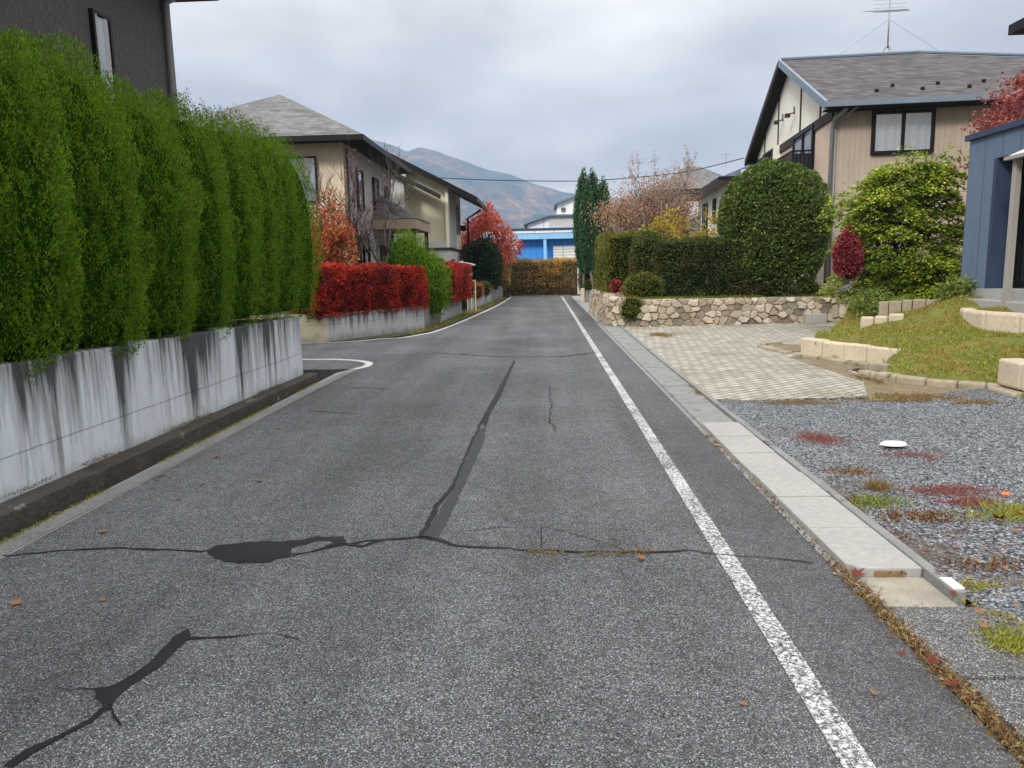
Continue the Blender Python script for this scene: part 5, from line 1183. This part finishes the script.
# porch canopy on a post
b = AY(1006.5, 300, 11.3); tp = AY(1013, 158, 11.3)
T = thing('porch_canopy', 'grey metal post carrying a pale curved porch canopy before the blue building', 'canopy', (b.x, 11.3, b.z-.05))
hp = tp.z-b.z+.05
MB().box((-.045, -.045, -.1), (.045, .045, hp)).build('post', M['postgrey'], T, bevel=.006)
MB().box((-.045, -4.045, -.1), (.045, -3.955, hp)).build('post', M['postgrey'], T, bevel=.006)
m = MB(); k = 7; pr = [(-.12+.75*i/k, hp+.02+.22*math.sin(i/k*PI/2)) for i in range(k+1)]
for i in range(k): m.slab([(pr[i][0], -4.3, pr[i][1]), (pr[i+1][0], -4.3, pr[i+1][1]), (pr[i+1][0], .12, pr[i+1][1]), (pr[i][0], .12, pr[i][1])], .03)
m.build('canopy_sheet', M['whiteplastic'], T)
MB().box((-.13, -4.3, hp-.02), (-.04, .12, hp+.03)).build('gutter', M['postgrey'], T)

# ------------------------------------------------------------------ far right houses
Yb = 37.0; p = AY(722, 177, Yb-.6)
T = thing('blue_roofed_house', 'cream house with slate blue roof, dark windows and blue panelled balcony', 'house', (p.x+.7, Yb, .6), R_(-3))
ez = p.z-.6
MB().box((0, 0, -.3), (8, 11, ez-.05)).build('wall', M['cream'], T)
A = [(-.75, -.65, ez), (8.6, -.65, ez), (8.6, 11.7, ez), (-.75, 11.7, ez)]; r0, r1 = (3.9, 4.2, ez+2.0), (3.9, 7, ez+2.0)
m = MB(); m.face([A[0], A[1], r0]); m.face([A[1], A[2], r1, r0]); m.face([A[2], A[3], r1]); m.face([A[3], A[0], r0, r1]); m.face(A[::-1]); roof = m.build('roof', M['shingle3'], T)
m = MB(); m.box((-.82, -.7, ez-.16), (-.752, 11.7, ez+.02)); m.box((-.75, -.72, ez-.16), (8.6, -.652, ez+.02)); m.build('gutter', M['darkmetal'], roof)
MB().box((-.73, -.63, ez-.1), (8.5, 11.6, ez-.006)).build('soffit', M['tansoffit'], roof)
for yy, w, h, z in ((1.2, 1.3, 2.0, 2.5), (4.6, .7, 1.3, 3.2), (7.3, 1.5, 2.0, 2.5)): window(T, (0, yy, z), (0, 1, 0), (-1, 0, 0), w, h, (w/2,), M['darkmetal'], None, 'curtain' if yy < 2 or yy > 7 else 'room', .09, .1)
m = MB(); m.box((-1.2, 2.4, 2.2), (-.002, 9.5, 2.35)); m.build('balcony_floor', M['palewall'], T)
MB().box((-1.2, 2.4, 2.36), (-1.15, 6.3, 3.5)).build('balcony_panel', M['bluetrim'], T)
m = MB(); m.box((-1.2, 6.32, 3.35), (-1.16, 9.5, 3.4)); m.box((-1.2, 2.4, 3.6), (-1.16, 9.5, 3.64))
for k in range(22): m.box((-1.19, 6.35+k*.145, 2.36), (-1.17, 6.38+k*.145, 3.35))
for k in range(4): m.box((-1.19, 2.5+k*2.2, 3.5), (-1.17, 2.53+k*2.2, 3.6))
m.build('railing', M['darkmetal'], T)
# lower tiled roof steps below the balcony
m = MB()
for k in range(5): m.slab([(-1.3-k*.38, 1.8, 2.1-k*.17), (-1.3-k*.38+.36, 1.8, 2.2-k*.17), (-1.3-k*.38+.36, 6.5, 2.2-k*.17), (-1.3-k*.38, 6.5, 2.1-k*.17)], .07)
m.build('lower_roof', M['bluetrim'], T)
m = MB()
for k in range(5): m.box((-1.34-k*.38, 1.78, 2.0-k*.17), (-1.305-k*.38, 6.5, 2.09-k*.17))
m.build('lower_roof_edge', M['palewall'], T)
MB().box((-3.0, 2.2, -.3), (-.003, 6.3, 1.2)).build('lower_wall', M['palewall'], T)
p = AY(640, 190, 58)
Yh = 60; pl = AY(652, 190, Yh); pr_ = AY(745, 190, Yh); pt = AY(697, 166, Yh+4)
T = thing('grey_roofed_house', 'distant house with pale grey hipped roof behind the rust tree', 'house', (pl.x, Yh, .4))
W_ = pr_.x-pl.x; ez = pl.z-.4; ht = pt.z-.4
MB().box((.7, .7, -.3), (W_-.2, 8, ez-.05)).build('wall', M['palewall'], T)
A = [(0, 0, ez), (W_+.6, 0, ez), (W_+.6, 8.8, ez), (0, 8.8, ez)]; r0, r1 = (3.4, 4.4, ht), (W_-2.6, 4.4, ht)
m = MB(); m.face([A[0], A[1], r1, r0]); m.face([A[1], A[2], r1]); m.face([A[2], A[3], r0, r1]); m.face([A[3], A[0], r0]); m.face(A[::-1]); roof = m.build('roof', M['shingle2'], T)
m = MB(); m.box((-.02, -.08, ez-.25), (W_+.6, -.002, ez+.03)); m.build('gutter', M['darkmetal'], roof)
window(T, (W_-3.2, .7, 3.0), (1, 0, 0), (0, -1, 0), 1.6, 1.5, (.8,), M['darkmetal'])
window(T, (1.4, .7, 3.0), (1, 0, 0), (0, -1, 0), 1.6, 1.5, (.8,), M['darkmetal'])
m = MB(); m.box((.8, -.5, 2.55), (W_-.3, .699, 2.7)); m.box((.8, -.5, 3.5), (W_-.3, -.46, 3.56))
for k in range(40): m.box((.8+k*(W_-1.2)/40, -.49, 2.7), (.84+k*(W_-1.2)/40, -.47, 3.5))
m.build('balcony', M['greypipe'], T)
q = AY(727, 160, Yh+4); m = MB(); m.tube([(q.x-pl.x, 4.4, ht-.1), (q.x-pl.x, 4.4, ht+1.0)], .025, 5); m.tube([(q.x-pl.x-.4, 4.4, ht+.9), (q.x-pl.x+.4, 4.4, ht+.9)], .02, 4); m.build('antenna', M['steel'], T)

# power line
a = AY(400, 176, 36.0); b = AY(577, 181, 33); c = AY(690, 171, 31); d = AY(744, 158, 30)
wp = smoothpath([tuple(a), tuple(AY(490, 180, 34.6)), tuple(b), tuple(AY(640, 177, 32)), tuple(c), tuple(d)], 6)
m = MB(); m.tube(wp, .018, 5); tag(m.build('power_line', M['cable'], None, True), 'dark overhead cable sagging across the road before the mountain', 'cable')

# ------------------------------------------------------------------ small things on the ground
def leafpoly(s, curl, rd):
    pts = []; lob = 5
    for i in range(lob*2+1):
        a = -2.4+4.8*i/(lob*2); r = s*(1 if i % 2 == 0 else .5)*(1-.25*abs(a)/2.4)*rd.uniform(.85, 1.15); pts.append((math.sin(a)*r, math.cos(a)*r))
    pts.append((0.0, -s*.35)); m = MB(); c = len(pts); m.V = [(x, y, .003+curl*(x*x+y*y)/s*1.6) for x, y in pts]+[(0, 0, .006)]
    for i in range(c): m.F.append((i, (i+1) % c, c))
    m.V += [(0.002, -s*.35, .004), (0.0, -s*.9, .012), (-.002, -s*.35, .004)]; m.F.append((c+1, c+2, c+3)); return m
def leaf(px, py, s, mat, label, group, z=.006, zz=0):
    rd = random.Random(px*7+py); x, y = G(px, py, zz); m = leafpoly(s*(.75+.25*rd.random()), rd.uniform(.05, .5), rd); o = m.build('fallen_leaf', mat); o.location = (x, y, zz+z)
    o.rotation_euler = (rd.uniform(-.25, .25), rd.uniform(-.25, .25), rd.uniform(0, 6.28)); tag(o, label, 'leaf', group)
for px, py, s in ((17, 604, .045), (103, 533, .045), (103, 601, .022), (162, 476, .05), (217, 458, .05), (203, 485, .035), (178, 500, .03), (260, 482, .04), (260, 458, .025), (280, 429, .04), (305, 469, .025), (152, 500, .025), (97, 520, .02), (120, 505, .02)):
    leaf(px, py, s, M['leafbrown'], 'dry brown leaf lying on the left lane asphalt', 'fallen leaves on the left lane')
leaf(641, 560, .035, M['leafbrown'], 'curled brown leaf beside the transverse road crack', 'fallen leaves near the white line'); leaf(744, 706, .022, M['leafbrown'], 'tiny brown leaf left of the white line', None)
leaf(873, 695, .025, M['leafbrown'], 'tiny brown leaf between white line and gutter', None)
for px, py, s, mt, lab in ((1005, 497, .06, 'leaforange', 'bright orange leaf in the grass on the gravel'), (1000, 523, .07, 'leafred', 'dark red leaf on the gravel near the orange leaf'), (902, 660, .03, 'leafred', 'pinkish star shaped leaf beside the gutter edge'), (933, 668, .045, 'leafred', 'red leaf in the dry grass along the rough slabs'),
        (951, 690, .045, 'leafred', 'folded red leaf beside the rough grey slab'), (856, 578, .05, 'leafred', 'crimson leaf under the chipped slab corner')):
    leaf(px, py, s, M[mt], lab, None, .02, .02)
n = 0
for i in range(46):
    rd = random.Random(900+i); px = rd.uniform(900, 1022); py = rd.uniform(505, 640)
    if px < 890+(py-540)*.9: continue
    leaf(px, py, rd.uniform(.016, .034), M[rd.choice(['leafbrown', 'leafred', 'leafbrown', 'leafred'])], 'dry leaf scattered on the gravel edge at lower right', 'leaves on the gravel edge', .03, .03)
# litter and dry grass along the gutter
n = 2700; yv = 1.6+RG.uniform(0, 1, n)**1.3*5.5; xv = 1.48+RG.normal(size=n)*np.where(yv > 3.6, .012, .020)+np.where(yv < 3.4, .012, -.002); P = np.c_[xv, yv, RG.uniform(.004, .02, n)]
keep = (lumps(P*np.array([1, 1, 0]), 5, 61) > -.3) | (yv < 3.5); P = P[keep]; kd = RG.uniform(0, 1, len(P)) < np.where(P[:, 1] > 3.7, .28, 1); P = P[kd]
stuff(link('leaf_litter', quadmesh('leaf_litter', leaves(P, RG.normal(size=P.shape)*np.array([1, 1, .35]), .022*RG.uniform(.4, 1.4, len(P)), .012, .1), M['litter'])), 'mixed dead leaves and moss packed along the gutter slabs', 'leaf litter')
n = 2200; yv = 1.6+RG.uniform(0, 1, n)*2.0; P = np.c_[1.49+RG.normal(size=n)*.026, yv, np.full(n, .003)]
stuff(link('dry_grass', quadmesh('dry_grass', tuft_field(P, .045, .0035, (0, 0, .3), .7), M['drygrass'])), 'matted straw coloured grass beside the rough grey slabs', 'grass')
def groundpatch(name, label, cat, px, rx, ry, n, size, mat, w=.5, up=.5, zz=.03, sp=.6):
    x, y = G(px[0], px[1], zz); q = RG.normal(size=(n, 2))*.5; P = np.c_[x+q[:, 0]*rx, y+q[:, 1]*ry, np.full(n, zz-.012)]
    kp = lumps(P, 12, int(px[0])) > -.7; P = P[kp]; stuff(link(name, quadmesh(name, tuft_field(P, size, size*w, (0, 0, up), sp), M[mat])), label, cat)
groundpatch('red_moss', 'rusty red ground cover patch on the gravel near the paving', 'moss', (820, 437), .22, .25, 2600, .012, 'sedum')
groundpatch('red_moss', 'red ground cover patch beside the white stone', 'moss', (912, 455), .2, .14, 1600, .012, 'sedum')
groundpatch('red_moss', 'long red ground cover patch in the middle of the gravel', 'moss', (948, 489), .3, .15, 2600, .012, 'sedum')
groundpatch('red_moss', 'red ground cover patch ending at the green tuft', 'moss', (968, 500), .2, .12, 2000, .012, 'sedum')
groundpatch('red_moss', 'faint red ground cover patch near the lower gravel', 'moss', (936, 530), .13, .08, 800, .012, 'sedum')
groundpatch('grass_tuft', 'dry brown grass tuft rising from the gravel', 'grass', (878, 487), .08, .06, 350, .07, 'drygrass', .08, .9)
groundpatch('grass_tuft', 'green grass tuft at the right edge of the gravel', 'grass', (1002, 512), .28, .16, 900, .06, 'grass', .1, .9)
groundpatch('grass_tuft', 'dark green weed patch left of the brown tuft on the gravel', 'grass', (868, 500), .25, .12, 600, .03, 'cover', .3, .5)
groundpatch('moss_strip', 'green moss and grass beside the kerb at lower right', 'moss', (1000, 600), .14, .22, 1600, .03, 'grass', .2, .6)
groundpatch('moss_strip', 'yellow green moss strip at the picture edge below the gravel', 'moss', (1012, 640), .1, .12, 900, .03, 'grass', .2, .6)
groundpatch('moss_strip', 'green and brown weeds along the seam of paving and gravel', 'moss', (790, 402), .6, .14, 1600, .03, 'drygrass', .2, .6)
groundpatch('moss_strip', 'weeds between the paving and the curved edging', 'moss', (925, 398), .55, .18, 1400, .04, 'drygrass', .2, .6)
groundpatch('moss_strip', 'dark soil weeds at the kerb side of the paving', 'moss', (700, 392), .06, .5, 1000, .035, 'drygrass', .2, .5)
groundpatch('moss_strip', 'brown weeds where the paving meets the stone wall corner', 'moss', (660, 335), .25, .5, 1200, .05, 'drygrass', .2, .5)
for k, (px, py) in enumerate([(842, 500), (905, 515), (880, 535), (930, 515), (850, 470), (965, 540), (985, 560), (890, 560)]):
    groundpatch('weeds', 'scattered weeds and dead leaves growing through the near gravel', 'weeds', (px, py), .18, .12, 420, .022, 'litter', .5, .4)
for px, py, rx_, ry_ in ((905, 396, .5, .2), (868, 378, .12, .5), (985, 402, .3, .15)):
    groundpatch('weeds', 'dry leaves and weeds on the dirt before the curved edging', 'weeds', (px, py), rx_, ry_, 1000, .035, 'drygrass', .35, .4)
x, y = G(893, 448)
m = MB(); k = 14; m.V = [(math.cos(2*PI*i/k)*.105*(1+.1*math.sin(3*i)), math.sin(2*PI*i/k)*.07, .0) for i in range(k)]+[(math.cos(2*PI*i/k)*.09*(1+.1*math.sin(3*i)), math.sin(2*PI*i/k)*.058, .022) for i in range(k)]+[(0, 0, .028)]
for i in range(k): j = (i+1) % k; m.F += [(i, j, k+j, k+i), (k+i, k+j, 2*k)]
o = m.build('white_stone', M['white'], None, True); o.location = (x, y, .03); tag(o, 'flat bright white stone lying on the gravel', 'stone')
n = 7000; xv = RG.uniform(2.3, 8.2, n); P = np.c_[xv, 19.12+(xv-2.35)*.10+RG.uniform(-.12, .5, n), np.interp(xv, [2.3, 8.2], [.72, .66])]; P = P[lumps(P, 4, 28) > -.5]
stuff(link('moss', quadmesh('moss', tuft_field(P, .06, .02, (0, -.3, .5), .6), M['yewyellow'])), 'mossy yellow green growth along the top of the stone wall', 'moss')
n = 5000; yv = RG.uniform(17.2, 40, n); xb = np.interp(yv, [p_[1] for p_ in farL], [p_[0] for p_ in farL])-.16; P = np.c_[xb-RG.uniform(0, 1, n)**.6*.38, yv, np.full(n, .01)]; P = P[lumps(P, 2.5, 48) > -.1]
stuff(link('weeds', quadmesh('weeds', tuft_field(P, .07, .02, (0, 0, .6), .6), M['grass'])), 'weeds along the foot of the left garden walls', 'weeds')
# moss along the left ledge
n = 6000; yv = RG.uniform(3.5, 10.8, n); P = np.c_[-3.235+RG.normal(size=n)*.012, yv, np.full(n, .0)]; P = P[lumps(P, 3, 8) > -.4]
stuff(link('moss', quadmesh('moss', tuft_field(P, .018, .006, (0, 0, .5), .6), M['grass'])), 'thin line of moss along the left drain channel', 'moss')
n = 5000; yv = RG.uniform(3.5, 10.6, n); P = np.c_[-3.49+RG.normal(size=n)*.04, yv, np.interp(yv, [3.5, 10.6], [.158, .085])]; P = P[lumps(P, 4, 18) > .1]
stuff(link('moss', quadmesh('moss', tuft_field(P, .016, .006, (0, 0, .5), .7), M['litter'])), 'moss and crumbs on the ledge below the white wall', 'moss')

# ------------------------------------------------------------------ mountain
prof = [(-1500, 330), (-900, 420), (-620, 455), (-480, 408), (-440, 385), (-400, 402), (-350, 392), (-234, 345), (-150, 318), (-71, 292), (0, 268), (60, 248), (200, 225), (515, 212), (900, 190), (1600, 150)]
xs = np.linspace(-1500, 1600, 260); pz_ = np.interp(xs, [a for a, b in prof], [b for a, b in prof]); vsx = []
Nt = 90
Xg, Tg = np.meshgrid(xs, np.linspace(0, 1, Nt)); Zr = np.tile(pz_, (Nt, 1)); Yg = 1250+1250*Tg
PP = np.c_[Xg.ravel(), Yg.ravel(), np.zeros(Xg.size)]
rg = np.abs(lumps(PP+lumps(PP, .004, 5)[:, None]*60, .011, 3, 6)).reshape(Xg.shape); fn = lumps(PP, .05, 9).reshape(Xg.shape)+.6*lumps(PP, .12, 19).reshape(Xg.shape)
Zg = Zr*Tg**1.25*(1-.30*rg*(1-Tg)**.6*1.2)+fn*6*(Tg > .02)*(1-.6*(Tg > .97)); Zg = np.maximum(Zg, -5)
V = np.stack([Xg, Yg, Zg], -1).reshape(-1, 3).tolist(); nX = len(xs); fs = [(j*nX+i, j*nX+i+1, (j+1)*nX+i+1, (j+1)*nX+i) for j in range(Nt-1) for i in range(nX-1)]
def mount_mat():
    m, nt, p = newmat('autumn forest slope'); v = coords(nt, 'pos'); a = noise(nt, v, .009, 7, .65); b = noise(nt, v, .045, 5, .8)
    w = math_(nt, 'ADD', math_(nt, 'MULTIPLY', a, .65), math_(nt, 'MULTIPLY', b, .45))
    c = ramp(nt, w, [(.42, (.008, .028, .028)), (.52, (.022, .05, .04)), (.58, (.15, .08, .05)), (.70, (.36, .21, .11))])
    L(nt, c, p.inputs['Base Color']); p.inputs['Roughness'].default_value = 1; bump(nt, p, b, 1, 18); return m
struct(link('mountain', mkmesh('mountain', V, fs, mount_mat(), True)))

# ------------------------------------------------------------------ haze
hz_ = MB(); hz_.box((-1700, -60, -7), (1750, 2560, 480)); 
hm = bpy.data.materials.new('air'); hm.use_nodes = True; nt = hm.node_tree; nt.nodes.clear()
pv = nt.nodes.new('ShaderNodeVolumePrincipled'); pv.inputs['Color'].default_value = (.52, .72, 1, 1); pv.inputs['Density'].default_value = .00027; pv.inputs['Anisotropy'].default_value = .2
out = nt.nodes.new('ShaderNodeOutputMaterial'); nt.links.new(pv.outputs[0], out.inputs['Volume'])
stuff(hz_.build('haze', hm), 'thin bluish haze in the air towards the mountain', 'haze')

# ------------------------------------------------------------------ world and sun
SUN_EL, SUN_AZ = R_(33), R_(-148)      # azimuth from +Y, clockwise positive: light comes from the left, slightly behind
w = bpy.data.worlds.new('World'); SC.world = w; w.use_nodes = True; nt = w.node_tree; nt.nodes.clear()
out = nt.nodes.new('ShaderNodeOutputWorld'); bg = nt.nodes.new('ShaderNodeBackground'); bg2 = nt.nodes.new('ShaderNodeBackground')
sky = nt.nodes.new('ShaderNodeTexSky'); sky.sky_type = 'NISHITA'; sky.sun_disc = False; sky.sun_elevation = SUN_EL; sky.sun_rotation = SUN_AZ
bg.inputs[1].default_value = .08; nt.links.new(sky.outputs[0], bg.inputs[0])
tc = nt.nodes.new('ShaderNodeTexCoord'); s = sep(nt, tc.outputs['Generated'])
zc = math_(nt, 'MAXIMUM', s[2], 0)
dn = math_(nt, 'ADD', zc, .22); u = math_(nt, 'DIVIDE', s[0], dn); v_ = math_(nt, 'DIVIDE', s[1], dn)
cv = comb(nt, u, v_, 0)
n1 = noise(nt, cv, .75, 5, .5); n2 = noise(nt, comb(nt, u, v_, 4.7), 2.3, 5, .55)
q = math_(nt, 'ADD', math_(nt, 'MULTIPLY', n1, .72), math_(nt, 'MULTIPLY', n2, .28))
cc = ramp(nt, q, [(.33, (.335, .325, .33)), (.46, (.49, .472, .465)), (.56, (.68, .655, .63)), (.68, (.91, .87, .835))])
# darker and bluer towards the horizon ahead, brighter overhead (overcast sky)
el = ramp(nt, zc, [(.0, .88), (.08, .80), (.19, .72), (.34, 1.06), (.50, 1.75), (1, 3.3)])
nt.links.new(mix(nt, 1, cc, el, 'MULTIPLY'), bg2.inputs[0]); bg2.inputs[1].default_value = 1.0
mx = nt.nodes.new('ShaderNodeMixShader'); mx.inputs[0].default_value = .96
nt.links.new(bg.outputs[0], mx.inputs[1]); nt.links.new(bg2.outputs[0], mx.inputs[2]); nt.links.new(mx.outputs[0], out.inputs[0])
sl = bpy.data.lights.new('sun', 'SUN'); sl.energy = 1.5; sl.angle = R_(11); sl.color = (1, .95, .87)
so = bpy.data.objects.new('sun', sl); C.objects.link(so)
dv = Vector((math.sin(SUN_AZ)*math.cos(SUN_EL), math.cos(SUN_AZ)*math.cos(SUN_EL), math.sin(SUN_EL)))
so.rotation_euler = dv.to_track_quat('Z', 'Y').to_euler(); so.location = (0, 0, 30)

SC.render.engine = 'CYCLES'; SC.view_settings.view_transform = 'Standard'; SC.view_settings.look = 'None'; SC.view_settings.exposure = 0.66; SC.view_settings.gamma = 1
SC.cycles.max_bounces = 5; SC.cycles.diffuse_bounces = 3; SC.cycles.transparent_max_bounces = 8; SC.cycles.volume_bounces = 1
SC.cycles.use_denoising = True
SC.render.film_transparent = False
